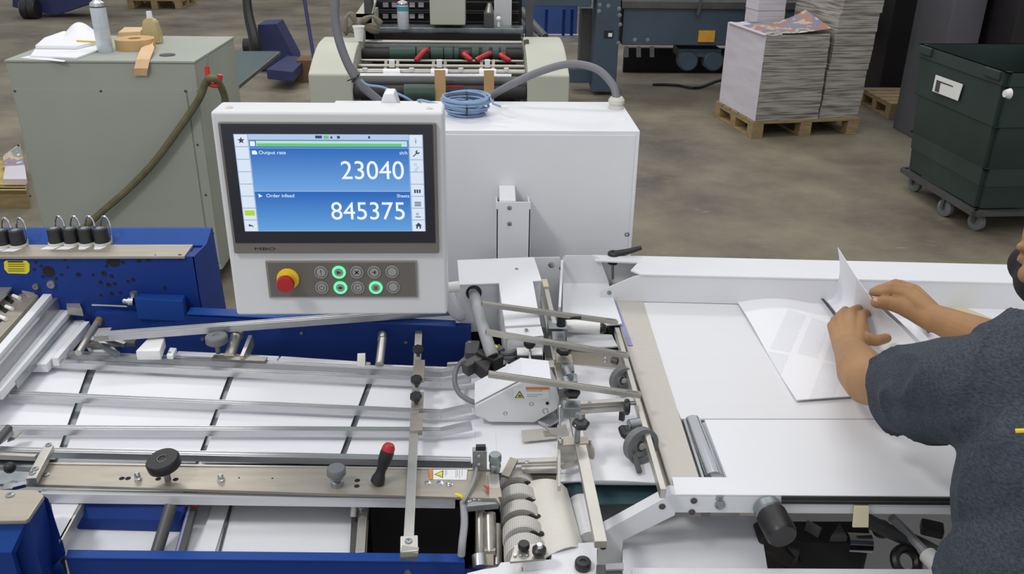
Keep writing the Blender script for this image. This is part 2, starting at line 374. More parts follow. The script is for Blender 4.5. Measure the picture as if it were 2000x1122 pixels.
def spray_can(px, z, h, r, lab, cap_m='led', band='canw'):
    p = Z(px[0], px[1], z)
    t = thing('spray_can', lab, 'spray can', p)
    k = h
    B().lathe(p, (0, 0, 1), [(0, 0), (r*.95, 0), (r, .004), (r, k*.76), (r*.97, k*.78), (r*.6, k*.85), (0, k*.85)]).obj('can', band, t)
    B().torus(p+Vector((0, 0, k*.775)), (0, 0, 1), r*.99, .0025, n=6).obj('seam_ring', 'black', t)
    B().lathe(p+Vector((0, 0, k*.79)), (0, 0, 1), [(r*.98, 0), (r*.9, k*.05), (r*.45, k*.09), (r*.4, k*.11), (0, k*.11)]).obj('shoulder', 'alu', t)
    B().lathe(p+Vector((0, 0, k*.9)), (0, 0, 1), [(r*.25, 0), (r*.28, k*.06), (r*.2, k*.1), (0, k*.1)], 14).obj('nozzle', 'led', t)
    return t, p
spray_can((206,101), zt, .27, .036, 'tall silver-white spray can standing on the green-grey cabinet')
p = Z(266,95,zt)
t = thing('tape_roll', 'large roll of brown paper tape lying on the green-grey cabinet with its end unrolled', 'tape', p)
B().lathe(p, (0, 0, 1), [(.03, 0), (.092, 0), (.092, .05), (.03, .05), (.03, 0)], 36).obj('roll', 'kraft', t)
q0, q1 = p+Vector((.092, 0, .05)), None
e1 = Z(285,116,zt); 
Lp = [Vector((p.x+.085, p.y+.03, zt+.03)), Vector((p.x+.09, p.y-.07, zt+.03)), Vector((Z(283,117,zt).x, CY0-.002, zt+.006)), Vector((Z(275,120,zt).x, CY0-.03, zt-.03)), Vector((Y(273,148,CY0-.02).x, CY0-.02, Y(273,148,CY0-.02).z))]
b = B()
def f(i, j):
    k = i*(len(Lp)-1); a = min(int(k), len(Lp)-2); c = Lp[a].lerp(Lp[a+1], k-a)
    if i < .3: return c+Vector((0, 0, (j-.5)*.046*(1-i/.3)))+Vector(((j-.5)*.046*(i/.3), 0, 0))
    return c+Vector(((j-.5)*.062, .004*math.sin(j*3), 0))
b.grid(f, 20, 4, .0008); b.obj('loose_end', 'kraft2', t)
sheet([(232,72),(245,61),(282,61),(275,70)], zt, .022, 'tape_packet', 'kraft2', 'flat pale brown packet behind the tape roll on the cabinet', 'packet')
p = Z(300,84,zt)
t = thing('glue_bottle', 'square tan bottle with white cap on the back of the green-grey cabinet', 'bottle', p)
b = B(); w1, w2 = .044, .03
def ring(w, d, z): return [p+Vector((x*w, y*d, z)) for x, y in ((-1,-1),(1,-1),(1,1),(-1,1))]
R_ = [ring(.044, .03, 0), ring(.042, .029, .05), ring(.033, .024, .11), ring(.012, .012, .125)]
vs = [[b.bm.verts.new(v) for v in r] for r in R_]
for a, c in zip(vs, vs[1:]):
    for i in range(4): b.bm.faces.new([a[i], a[(i+1) % 4], c[(i+1) % 4], c[i]])
b.bm.faces.new(vs[0][::-1]); b.bm.faces.new(vs[-1])
bmesh.ops.bevel(b.bm, geom=b.bm.edges[:], offset=.005, segments=2, affect='EDGES')
b.obj('body', 'liquid', t); B().cyl(p+Vector((0, 0, .122)), p+Vector((0, 0, .155)), .015, .013).obj('cap', 'led', t)
# hook and hose
hy = CY0-.03
t = thing('hose_hook', 'red coated hook on a steel strap holding the olive hose at the cabinet side', 'hook', Y(405,110,hy))
B().bar(Y(403,108,hy), Y(405,150,hy), .012, .006, (0, -1, 0)).obj('strap', 'zinc', t)
B().tube([Y(404,130,hy), Y(407,158,hy-.01), Y(414,166,hy-.02), Y(426,165,hy-.02), Y(430,146,hy-.02)], .012, 8).obj('hook', 'redhook', t)
b = B(); b.tube([Y(u, v, y) for u, v, y in [(440,205,hy+.05),(438,186,hy+.03),(426,160,hy-.02),(413,153,hy-.04),(402,160,hy-.03),(388,195,hy-.02),(345,258,hy-.02),(300,318,hy-.02),(250,370,hy-.02),(195,418,hy-.03),(160,450,hy-.03),(120,490,hy-.05)]], .017, 10)
single(b, 'air_hose', 'hosegreen', 'thick olive air hose draped across the front of the green-grey cabinet', 'hose', Y(413,153,hy))
# ---- glass shelf beside the cabinet
P = [Z(u, v, .86) for u, v in [(452,100),(545,100),(458,170),(446,168)]]
t = thing('glass_shelf', 'small tinted glass shelf jutting from the right side of the cabinet', 'shelf', P[0])
B().prism(P, (0, 0, -.012)).obj('pane', 'glass', t)
B().bar(Z(458,172,.86), Z(546,101,.86), .014, .02).obj('edge_rail', 'dgrey', t)
# ---- pallet truck with blue body
def onf(u, v, z=0): return Z(u, v, z)
t = thing('pallet_jack', 'navy blue pallet truck with a tall black handle, left of the beige press', 'pallet jack', onf(540,140))
b = B(); yy = onf(545,140).y
b.prism([Y(505,138,yy), Y(503,48,yy), Y(540,46,yy), Y(575,112,yy), Y(578,140,yy)], (0, .35, 0), .01); b.obj('body', 'navy', t)
b = B(); b.slab([(520,135),(572,140),(600,112),(560,108)], .2, .1, .01); b.obj('fork', 'navy', t)
B().tube([Y(500,100,yy-.2), Y(497,78,yy-.2), Y(484,20,yy-.1), Y(479,-60,yy)], .05, 8, rr=lambda s: .07-.03*s).obj('handle', 'black', t)
B().cyl(Z(495,105,.0)+Vector((-.1, 0, .09)), Z(495,105,.0)+Vector((.1, 0, .09)), .09).obj('wheel', 'black', t)
single(B().cyl(Y(614,120,yy-.75), Y(588,-40,yy-.45), .018), 'blue_pole', 'navy', 'thin navy pole leaning up beside the brown carton', 'pole', Y(616,120,yy-.3))
P = onf(604,160); 
single(B().box((P.x-.12, P.y, 0), (P.x+.1, P.y+.3, .22), .004), 'carton', 'card', 'small brown carton on the floor beside the beige press', 'box', (P.x, P.y, 0))
# top-left jack and pallet
yy = onf(60,34).y
t = thing('hand_truck', 'dark trolley with black wheels and a blue deck, top left on the floor', 'trolley', onf(60,34))
b = B(); b.prism([Y(24,-30,yy), Y(24,14,yy), Y(110,30,yy), Y(205,-2,yy), Y(205,-40,yy)], (0, .5, 0), .01); b.obj('deck', 'navy', t)
B().lathe(Y(44,17,yy-.12), (1, 0, 0), [(0, 0), (.13, 0), (.15, .02), (.15, .1), (.13, .12), (0, .12)]).obj('wheel', 'black', t)
B().lathe(Y(58,17,yy-.12), (1, 0, 0), [(0, 0), (.13, 0), (.15, .02), (.15, .1), (.13, .12), (0, .12)]).obj('wheel', 'black', t)
def pallet(px0, w, d, name, lab, rot=0, z=0, parts=True, m='wood'):
    P = Z(px0[0], px0[1], 0); c, s = math.cos(rot), math.sin(rot)
    R = lambda x, y, z: Vector((P.x+x*c-y*s, P.y+x*s+y*c, z))
    t = thing(name, lab, 'pallet', (P.x, P.y, 0))
    def bx(x0, y0, z0, x1, y1, z1, nm):
        b = B(); b.prism([R(x0,y0,z0), R(x1,y0,z0), R(x1,y1,z0), R(x0,y1,z0)], (0, 0, z1-z0), .003); b.obj(nm, m, t)
    n = 5; bw = d/(n*1.12)
    for i in range(n): bx(0, i*(d-bw)/(n-1), .12, w, i*(d-bw)/(n-1)+bw, .142, 'deck_board')
    for x in (0, w/2-.05, w-.1):
        bx(x, 0, .098, x+.1, d, .12, 'stringer_board')
        for y in (0, d/2-.05, d-.1): bx(x+.0, y, .02, x+.1, y+.1, .098, 'block')
        bx(x, 0, 0, x+.1, d, .02, 'bottom_board')
    return t, R
pallet((250,17), .85, .8, 'wooden_pallet', 'empty wooden pallet on the floor, top left of the view')
# yellow board with papers at left edge
P = [Z(u, v, .12) for u, v in [(-120,372),(52,372),(45,305),(-100,305)]]
t = thing('wooden_skid', 'yellow wooden skid at the left edge beside the green-grey cabinet', 'pallet', (P[1].x, P[1].y, 0))
B().prism(P, (0, 0, -.03), .004).obj('deck', 'woody', t)
b = B(); b.prism([P[0], P[1], P[1].lerp(P[2], .15), P[0].lerp(P[3], .15)], (0, 0, -.12)); b.obj('runner', 'wood', t)
b = B(); b.prism([P[3].lerp(P[0], .15), P[2].lerp(P[1], .15), P[2], P[3]], (0, 0, -.12)); b.obj('runner', 'wood', t)
def f(i, j):
    p = Z(8, 335, .12).lerp(Z(50, 330, .12), i).lerp(Z(8, 312, .12).lerp(Z(45, 308, .12), i), j); p.z += .03+.07*i*j; return p
single(B().grid(f, 6, 4, .002), 'printed_leaflet', 'print_col', 'curled colour leaflet lying on the yellow wooden skid', 'leaflet', Z(20,330,.12))
single(B().slab([(6,350),(52,350),(48,322),(10,326)], .15, .03), 'leaflet_pile', 'edges2', 'small pile of leaflets under the curled one on the yellow skid', 'leaflets', Z(20,340,.12))

# ---- beige press behind the console
PY = 4.55
t = thing('printing_press', 'old beige press with rollers, red levers and two kraft tapes behind the console', 'machine', (Y(857,190,PY).x, PY, 0))
def house(px_front, px_back, zf, zb, y0, y1, name):
    # side housing: box with curved front-top shoulder
    x0, x1 = Y(px_front[0],170,y0).x, Y(px_front[1],170,y0).x
    b = B(); pr = [(y0, 0), (y0, zf)]
    for k in range(1, 9):
        a = k/8; pr.append((y0+(y1-y0)*a, zf+(zb-zf)*math.sin(a*PI/2)))
    pr += [(y1+.15, zb), (y1+.15, 0)]
    b.prism([Vector((x0, y, z)) for y, z in pr], (x1-x0, 0, 0), .012)
    return b.obj(name, 'beige', t)
zf = Y(645,145,PY).z
zbk = 1.9-(1.9-zf)*.93
house((603,688), None, zf, zf+.1, PY, Z(640,80,zf+.1).y, 'side_housing')
house((1030,1112), None, zf, zf+.1, PY, Z(1050,80,zf+.1).y, 'side_housing')
x0, x1 = Y(690,170,PY).x, Y(1028,170,PY).x
zz = lambda v, y: Y(860, v, y).z
b = B(); b.box((x0, PY+.7, .1), (x1, PY+.73, zf+.1)); b.obj('inner_panel', 'deep', t)
B().box((x0-.02, PY+.05, .1), (x0+.03, PY+.7, zf-.05)).obj('side_frame', 'dgrey', t)
B().box((x1-.03, PY+.05, .1), (x1+.02, PY+.7, zf-.05)).obj('side_frame', 'dgrey', t)
def rod(v, y, r, m, name, xa=x0, xb=x1):
    z = zz(v, y); return B().cyl((xa, y, z), (xb, y, z), r, seg=16).obj(name, m, t)
rod(93, PY+.55, .022, 'dgrey', 'cross_shaft'); rod(83, PY+.6, .013, 'steel', 'cross_shaft')
gr = rod(106, PY+.45, .03, 'dark', 'roller_shaft')
for a, c in [(762,812),(815,838),(842,866),(868,888),(884,896),(922,935),(942,955),(962,974),(978,988)]:
    y = PY+.45; z = zz(106, y); B().cyl((Y(a,106,y).x, y, z), (Y(c,106,y).x, y, z), .042, seg=20).obj('rubber_roller', 'green', t)
rod(119, PY+.35, .008, 'steel', 'tie_rod'); rod(130, PY+.25, .012, 'steel', 'tie_rod'); rod(142, PY+.18, .02, 'steel', 'tie_rod'); rod(149, PY+.1, .014, 'alu', 'tie_rod', x0, Y(1000,149,PY).x)
rod(160, PY+.1, .03, 'dgrey', 'lower_roller'); rod(180, PY+.05, .035, 'dark', 'lower_roller')
z = zz(184, PY); B().cyl((Y(790,184,PY).x, PY, z), (Y(850,184,PY).x, PY, z), .05, seg=20).obj('rubber_roller', 'green', t)
for u, y in ((765,PY+.2),(858,PY+.2),(952,PY+.2)):   # clamps
    for du in (-11, 12):
        B().bar(Y(u+du,116,PY+.36), Y(u+du-2,146,PY+.12), .016, .02).obj('clamp_arm', 'stain', t)
    B().cyl(Y(u-16,144,PY+.14), Y(u+17,144,PY+.14), .026, seg=16).obj('clamp_sleeve', 'led', t)
    B().box(tuple(Y(u-5,132,PY+.22)), tuple(Y(u+5,118,PY+.22)+Vector((0, .03, 0)))).obj('clamp_pad', 'led', t)
for u in (713, 804, 900, 989): B().cyl(Y(u,140,PY+.17), Y(u,133,PY+.17), .014, seg=10).obj('collar', 'led', t)
for A, C_ in (((829,100),(814,116)), ((906,106),(917,115)), ((952,106),(932,116)), ((978,108),(992,117))):
    y = PY+.36; B().tube([Y(A[0]+6,A[1]-1,y+.03), Y(*A,y), Y(*C_,y-.03), Y(C_[0]+2,C_[1]+1,y-.03)], .014, 8, 4).obj('red_lever', 'red', t)
for u, dx in ((860,10), (955,10)):
    b = B(); zt2 = zz(134, PY+.12); b.box((Y(u-dx,150,PY+.04).x, PY-.03, zz(215, PY-.03)), (Y(u+dx,150,PY-.03).x, PY-.024, zz(137, PY-.03))); b.obj('kraft_strap', 'kraft', t)
B().box((Y(816,190,PY-.0).x, PY+.03, zz(187,PY)), (Y(848,190,PY).x, PY+.04, zz(170,PY))).obj('yellow_tag', 'labyel', t)
B().box((Y(874,190,PY).x, PY+.03, zz(180,PY)), (Y(905,190,PY).x, PY+.04, zz(170,PY))).obj('pink_tag', 'red', t)
B().cyl(Y(836,198,PY-.02), Y(836,186,PY-.02), .02, seg=12).obj('small_jar', 'led', t)
# upper rear
UY = PY+.75
ztop = zz(-70, UY)
B().box((x0+.03, UY, zz(76,UY)), (x1+.02, UY+.12, zz(54,UY)), .006).obj('channel', 'zinc', t)
B().box((x0+.03, UY-.02, zz(78,UY)), (x1+.02, UY, zz(71,UY)), .003).obj('channel_lip', 'steel', t)
B().box((x0-.01, UY-.05, zz(90,UY)), (x0+.03, UY+.1, ztop)).obj('upright', 'dgrey', t)
B().box((x1+.03, UY-.05, zz(90,UY)), (x1+.07, UY+.1, ztop)).obj('upright', 'dgrey', t)
B().box((x0, UY+.32, .3), (x1+.02, UY+.34, ztop)).obj('rear_grid_backing', 'deep', t)
for v in (6, 28):
    for k in range(9):
        u = 748+k*17.3
        if 832 < u < 912: continue
        B().box(tuple(Y(u,v+8,UY+.30)), tuple(Y(u+10,v,UY+.30)+Vector((0, .015, 0)))).obj('grid_opening', 'edges2', t)
for v in (3, 20, 24, 42, 47): B().box((x0, UY+.27, zz(v+1.5,UY+.27)), (x1, UY+.29, zz(v,UY+.27))).obj('grid_bar', 'dgrey', t)
b = B(); a, c = Y(840,49,UY-.1), Y(908,-60,UY-.1); b.box((a.x, UY-.1, a.z), (c.x, UY+.12, c.z), .008); b.obj('hanging_cover', 'beige', t)
a, c = Y(697,58,UY-.05), Y(728,27,UY-.05); b = B(); b.prism([(a.x, UY-.05, a.z-.5), (c.x, UY-.05, a.z-.5), (c.x, UY-.05, c.z), (a.x, UY-.05, c.z)], (0, .3, 0)); 
b.prism([(a.x, UY-.05, c.z), (c.x, UY-.05, c.z), (c.x, UY+.25, c.z+.08), (a.x+.05, UY+.25, c.z+.08)], (0, 0, -.02)); b.obj('rear_housing', 'beige', t)
a, c = Y(945,55,UY), Y(965,26,UY); B().box((a.x, UY+.0, a.z), (c.x, UY+.12, c.z), .004).obj('motor_block', 'dgrey', t)
B().cyl(Y(955,26,UY+.06), Y(956,6,UY+.06), .03, .012, 12).obj('valve', 'steel', t); B().cyl(Y(974,52,UY), Y(974,40,UY), .008, seg=8).ball(Y(974,37,UY), .016, 10).obj('small_knob', 'led', t)
a, c = Y(965,56,UY+.2), Y(1000,-40,UY+.2); B().box((a.x, UY+.2, a.z), (c.x, UY+.24, c.z)).obj('side_plate', 'wgrey', t)
b = B(); b.tube([Y(1028,78,PY+.4), Y(1030,95,PY+.38), Y(1036,112,PY+.33), Y(1044,116,PY+.32)], .014, 8); b.obj('crank_handle', 'dgrey', t)
p = Y(788,56,UY+.03)
tt, p = spray_can((788,56), zz(54,UY), .175, .033, 'teal and white spray can standing on the beige press rail')
B().cyl(p+Vector((0, 0, .1)), p+Vector((0, 0, .125)), .0338).obj('teal_band', 'teal2', tt)
# rag and cup on left housing
zh = zf+.1; p = Z(702,80,zh)
single(B().lathe(p, (0, 0, 1), [(0, 0), (.022, 0), (.03, .07), (.033, .072), (.033, .08), (.028, .08), (.02, .01), (0, .01)]), 'paper_cup', 'led', 'small white cup beside the grey rag on the beige press', 'cup', p)
b = B(); pc = Z(690,74,zh)
b.tube([pc+Vector(q) for q in [(-.05, .02, .03), (-.04, .03, .1), (-.01, .05, .12), (.02, .04, .07), (.06, .05, .09), (.11, .04, .11), (.15, .05, .07)]], .02, 8, rr=lambda s: .014+.005*math.sin(s*21))
b.tube([pc+Vector(q) for q in [(-.06, .05, .03), (-.02, .05, .04), (.06, .06, .05), (.14, .07, .03)]], .02, 8, rr=lambda s: .024+.006*math.sin(s*17))
single(b, 'shop_rag', 'rag', 'crumpled grey rag lying on the beige press beside the white cup', 'rag', pc)

# ---- blue-grey folding machine far right
GY = 8.7
t = thing('folding_machine', 'long blue-grey folding machine with a thick leg and orange sign in the background', 'machine', (Y(1190,170,GY).x, GY, 0))
def gb(u0, v0, u1, v1, y, d, name, m, bev=.01):
    a, c = Y(u0, v1, y), Y(u1, v0, y); return B().box((a.x, y, max(a.z, 0)), (c.x, y+d, c.z), bev).obj(name, m, t)
gb(1157,-40,1216,180,GY,.3,'leg','bgrey')
gb(1214,18,1700,88,GY+.05,.7,'side_beam','bgrey')
gb(1214,6,1700,17,GY+.02,.8,'upper_rail','dgrey')
gb(1240,-60,1700,2,GY+.5,.3,'rear_rail','boxblk')
gb(1010,-50,1158,12,GY+.02,.25,'cross_beam','bgrey')
gb(1112,135,1160,162,GY+.15,.2,'foot_bar','bgrey')
gb(1130,16,1158,130,GY+.3,.15,'inner_plate','dgrey')
gb(1010,-20,1130,68,GY+.9,.05,'light_opening_panel','blueglow')
gb(1010,68,1160,82,GY+.7,.05,'opening_sill','edges2')
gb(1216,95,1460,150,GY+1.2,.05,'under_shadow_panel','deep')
for u in (1068,1102,1118): B().bar(Y(u,18,GY+.6), Y(u-2,70,GY+.6), .03, .03, (0, -1, 0)).obj('rack_bar', 'blue', t)
for u, v, n in ((1366,16,0),(1490,16,0)): B().bar(Y(u-3,30,GY), Y(u+10,-30,GY), .03, .03, (0, -1, 0)).obj('strut', 'dgrey', t)
for u in (1345,1395):
    p = Y(u,120,GY+.1); B().lathe(p, (0, 1, 0), [(0, 0), (.085, 0), (.1, .02), (.1, .14), (0, .14)]).obj('motor', 'bgrey', t)
gb(1325,96,1410,112,GY+.12,.3,'motor_mount','bgrey')
a, c = Y(1363,82,GY+.04), Y(1397,60,GY+.04); B().box((a.x, GY+.035, a.z), (c.x, GY+.05, c.z)).obj('orange_sign', 'orange', t)
a, c = Y(1180,74,GY-.01), Y(1198,60,GY-.01); o = B().box((a.x, GY-.01, a.z), (c.x, GY, c.z)).obj('nameplate', 'black', t)
a, c = Y(1188,72,GY-.02), Y(1196,65,GY-.02); B().box((a.x, GY-.015, a.z), (c.x, GY-.01, c.z)).obj('nameplate_print', 'led', o)
screws(t, [Y(u, v, GY) for u, v in [(1171,10),(1188,12),(1170,22),(1209,17),(1210,30),(1211,48),(1208,84)]], .02, (0, -1, 0), 'zinc')
screws(t, [Y(u, v, GY+.05) for u, v in [(1240,78),(1265,78)]], .02, (0, -1, 0), 'zinc')
for u in (1224,1248,1274): B().bar(Y(u,92,GY+.5), Y(u,112,GY+.5), .04, .04, (0, -1, 0)).obj('roller_bracket', 'zinc', t)
b = B(); b.tube([Y(1020,20,GY-1), Y(1040,45,GY-1.2), Y(1065,72,GY-1.4)], .03, 8); b.tube([Y(1012,30,GY-1), Y(1035,60,GY-1.2), Y(1055,78,GY-1.4)], .02, 8); b.obj('cable_bundle', 'dgrey', t)
# cable on floor
single(B().tube([Z(u, v, .012) for u, v in [(1275,165),(1320,166),(1360,172),(1400,158),(1440,150),(1470,165)]], .014, 8), 'floor_cable', 'black', 'black cable snaking on the floor under the blue-grey machine', 'cable', Z(1320,166,0))

# ---- pallet with printed stacks
P = Z(1467,270,0); A = Z(1467,248,.142); L_ = Z(1428,204,.142); R_ = Z(1680,240,.142)
ang = math.atan2(R_.y-A.y, R_.x-A.x)
pt, RR = pallet((1467,271), (R_-A).length, .78, 'wooden_pallet', 'wooden pallet carrying the tall printed paper stacks', ang)
def stack(u0, u1, off, d, h, nm, lab, m='edges', lean=0, n=None):
    # blocky stack of signatures, slightly uneven layers, front face along the pallet front
    x0 = u0; x1 = u1; z0 = .142; b = B(); n = n or max(3, int(h/.05)); rnd = random.Random(int(u0*100))
    base = RR(x0, off, z0)
    t = thing(nm, lab, 'paper stack', base)
    b = B()
    for k in range(n):
        za, zb = z0+h*k/n, z0+h*(k+1)/n-.001; j = rnd.uniform(-.006, .006)+lean*k/n; jy = rnd.uniform(-.006, .006)
        b.prism([RR(x0+j, off+jy, za), RR(x1+j, off+jy, za), RR(x1+j, off+d+jy, za), RR(x0+j, off+d+jy, za)], (0, 0, zb-za), .002, 1)
    b.obj('signatures', m, t, kind='stuff'); return t
Wp = (R_-A).length
PX = lambda u: (Z(u, 244, .142)-A).length
xs = PX(1600)
hz = Y(1500,76,A.y).z-.142
s1 = stack(.02, xs-.012, .0, .74, hz, 'paper_stack', 'lower front stack of printed signatures with a colour sheet on top')
s2 = stack(xs+.012, Wp-.01, .02, .74, 1.5, 'paper_stack', 'tallest stack of printed signatures at the right side of the pallet', lean=.08)
s3 = stack(.3, xs-.03, .775, .25, hz+.45, 'paper_stack', 'pale bundle of folded paper standing behind the lower stack', 'edges2')
s1_side = B().prism([RR(.014, .0, .145), RR(.014, .74, .145), RR(.014, .74, .142+hz), RR(.014, .0, .142+hz)], (.004, 0, 0)).obj('smooth_side_pages', 'edges2', s1)
def f(i, j):
    p = RR(.03+i*(xs-.04), .02+j*.45, .142+hz+.012+.02*math.sin(i*5)*j); p.z += .22*max(0, i-.45)**1.2*(.3+j); return p
single(B().grid(f, 16, 8, .003), 'printed_sheet', 'print_col', 'colour printed sheet curling on top of the lower stack', 'printed sheet', RR(.1, .1, .142+hz))
def f(i, j):
    p = RR(-.005+i*.16, .0+j*.7, .142+hz+.006+.004*math.sin(i*9)); return p
single(B().grid(f, 6, 6, .008), 'folded_signature', 'edges2', 'white folded signature on the left edge of the lower stack', 'folded paper', RR(.1, .1, .142+hz))
single(B().tube([RR(Wp-.02, -.02, .14), RR(Wp, -.04, .09), RR(Wp-.03, -.05, .04), RR(Wp-.01, -.06, .004)], .008, 6), 'strap_end', 'cream', 'torn strap end dangling from the pallet corner', 'strap')if False else None
# things behind the pallet
q = Z(1745,232,0)
def bx(u0, u1, y, d, z0, z1, nm, m, lab, cat, bev=.01):
    a = Y(u0, 200, y); c = Y(u1, 200, y); return single(B().box((a.x, y, z0), (c.x, y+d, z1), bev), nm, m, lab, cat, (a.x, y, z0))
pallet((1735,233), .6, .7, 'wooden_pallet', 'dim wooden pallet between the paper stacks and the green cart')
bx(1712,1778,8.7,.4,.0,.95,'dark_crate','boxblk','dark crate standing behind the tall stack','crate')
bx(1735,1800,9.4,.5,.0,2.0,'white_carton','led','tall pale carton column behind the tall paper stack','box')
bx(1822,1885,6.9,.6,.0,1.22,'wrapped_pallet_load','boxgrey','grey wrapped pallet load behind the green cart','pallet load')
bx(1826,1885,6.95,.6,1.3,2.2,'wrapped_pallet_load','boxgrey','upper grey carton above a dark band behind the cart','box')
bx(1822,1885,6.9,.6,1.222,1.298,'black_tray','boxblk','thin black tray between the two grey loads','tray')
bx(1945,2300,6.6,.9,.0,2.3,'black_cabinet','boxblk','tall black cabinet behind the green cart at the right','cabinet')
# ---- big green cart
N0 = Z(1905,412,.15); L0 = Z(1766,328,.15)
d1 = (L0-N0); d1.z = 0; d2 = Vector((-d1.y, d1.x, 0)).normalized()*-1
if d2.x < 0: d2 = -d2
d2 = d2*.72
zc = .98
t = thing('tilt_cart', 'large dark green plastic waste cart on casters with a white label', 'cart', (N0.x, N0.y, 0))
ctr = N0+d1/2+d2/2
def fl(p, k, z): q = ctr+(p-ctr)*k; return Vector((q.x, q.y, z))
cor = [N0, N0+d1, N0+d1+d2, N0+d2]
b = B(); lv = [(.90, .16), (1.0, .42), (1.02, .44), (1.05, .68), (1.10, .70), (1.15, zc-.1), (1.18, zc-.09), (1.18, zc)]
lv = [(.97, .16), (1.0, .40), (1.015, .41), (1.05, .66), (1.075, .665), (1.10, zc-.08), (1.13, zc-.075), (1.13, zc), (1.08, zc), (1.0, .3)]
rings = [[b.bm.verts.new(fl(c, k, z)) for c in cor] for k, z in lv]
for a, c in zip(rings, rings[1:]):
    for i in range(4): b.bm.faces.new([a[i], a[(i+1) % 4], c[(i+1) % 4], c[i]])
b.bm.faces.new(rings[0]); b.bm.faces.new(rings[-1])
bmesh.ops.recalc_face_normals(b.bm, faces=b.bm.faces[:])
ve = [e for e in b.bm.edges if abs(e.verts[0].co.z-e.verts[1].co.z) > .03]
bmesh.ops.bevel(b.bm, geom=ve, offset=.03, segments=4, affect='EDGES')
body = b.obj('tub', 'cartg', t)
b = B()
for i in range(4):
    a, c = fl(cor[i], 1.0, .15), fl(cor[(i+1) % 4], 1.0, .15); b.bar(a, c, .05, .03)
b.obj('base_frame', 'dgrey', t)
for a_, c_ in ((.05, .2), (.8, .95)):
    A_, C_ = fl(N0+d1*a_, 1.135, zc), fl(N0+d1*c_, 1.135, zc); b = B(); b.bar(A_, C_, .03, .05, bev=.006); b.obj('rim_block', 'cartg', t)
for c, s in ((N0+d1*.07+d2*.1, 0), (N0+d1*.36+d2*.02, 0), (N0+d1*.93+d2*.1, 0), (N0+d1*.5+d2*.8, 0)):
    wv = B().lathe((c.x-.02, c.y, .055), (1, .35, 0), [(0, 0), (.045, 0), (.055, .006), (.055, .034), (.045, .04), (0, .04)]).obj('caster', 'rubber', t)
    B().box((c.x-.035, c.y-.015, .05), (c.x-.028, c.y+.015, .13)).box((c.x-.035, c.y-.03, .12), (c.x+.04, c.y+.03, .13)).obj('fork', 'dgrey', wv)
nrm = Vector((-d1.y, d1.x, 0)).normalized()
if nrm.y > 0: nrm = -nrm
def onface(u, v):
    A_, B_ = fl(N0, 1.085, .8), fl(N0+d1, 1.085, .8); p = V(u, v, A_, B_); return p+nrm*.012
o = B().prism([onface(1832,146), onface(1885,165), onface(1875,197), onface(1825,178)], nrm*.003).obj('white_label', 'led', t)
B().prism([onface(1834,156)+nrm*.004, onface(1866,168)+nrm*.004, onface(1866,170)+nrm*.004, onface(1834,159)+nrm*.004], nrm*.001).obj('printed_line', 'ink', o)
B().prism([onface(1834,158)+nrm*.004, onface(1842,161)+nrm*.004, onface(1838,181)+nrm*.004, onface(1830,178)+nrm*.004], nrm*.001).obj('printed_mark', 'dgrey', o)
p = onface(1976,183); B().cyl(p, p+nrm*.03, .03, .02, 12).obj('latch', 'led', t)
# ================================================================== CONTROL CONSOLE
MY = 1.72
A, Bq, Cq, Dq = Y(403,223,MY), Y(862,214,MY), Y(878,612,MY), Y(469,620,MY)
mx0, mx1 = (A.x+Dq.x)/2, (Bq.x+Cq.x)/2; mz1 = (A.z+Bq.z)/2; mz0 = (Cq.z+Dq.z)/2
t = thing('control_console', 'white operator console with a blue touch screen, round buttons and emergency stop', 'control panel', ((mx0+mx1)/2, MY+.04, mz0))
b = B(); b.prism([(mx0, MY, mz0), (mx1, MY, mz0), (mx1, MY, mz1), (mx0, MY, mz1)], (0, .085, 0), .007, 3); hous = b.obj('housing', 'panelgrey', t)
fy = MY
screws(hous, [Vector((mx0+.03, MY+.03, mz1)), Vector((mx1-.03, MY+.03, mz1))], .007, (0, 0, 1), 'cork')
# bezel rectangle
def R4(tl, tr, bl, br, y):
    a, c, d, e = Y(*tl,y), Y(*tr,y), Y(*bl,y), Y(*br,y); return (a.x+d.x)/2, (c.x+e.x)/2, (d.z+e.z)/2, (a.z+c.z)/2
bx0, bx1, bz0, bz1 = R4((421,240),(849,237),(465,495),(861,491), fy)
b = B(); b.box((bx0, fy-.009, bz0), (bx1, fy+.002, bz1), .003); bz = b.obj('display_bezel', 'bezel', t)
gx0, gx1, gz0, gz1 = R4((423,242),(846,239),(462,477),(855,472), fy-.009)
b = B(); b.box((gx0+.003, fy-.0105, gz0), (gx1-.003, fy-.008, gz1-.002)); gl = b.obj('display_glass', 'screenframe', bz)
def emis(name, rgb, k=1.0): 
    m = mat(name, rgb, .4, var=0, emit=k); m.node_tree.nodes['Principled BSDF'].inputs['Base Color'].default_value = (0.01, .01, .01, 1); return m
def grad(name, c0, c1, z0, z1, zoff):
    m = emis(name, c0); nt = m.node_tree; N = nt.nodes; L = nt.links
    tc = N['Texture Coordinate']; s = N.new('ShaderNodeSeparateXYZ'); L.new(tc.outputs['Object'], s.inputs[0])
    r = N.new('ShaderNodeMapRange'); r.inputs[1].default_value = z0-zoff; r.inputs[2].default_value = z1-zoff; L.new(s.outputs['Z'], r.inputs[0])
    mx = N.new('ShaderNodeMix'); mx.data_type = 'RGBA'; mx.inputs[6].default_value = S(*c0); mx.inputs[7].default_value = S(*c1); L.new(r.outputs[0], mx.inputs[0])
    L.new(mx.outputs[2], N['Principled BSDF'].inputs['Emission Color']); return m
sx0, sx1, sz0, sz1 = R4((452,263),(824,262),(482,453),(833,451), fy-.0105)
sy = fy-.0108
def U(s, q, dy=0): return Vector((sx0+(sx1-sx0)*s, sy-dy, sz1-(sz1-sz0)*q))
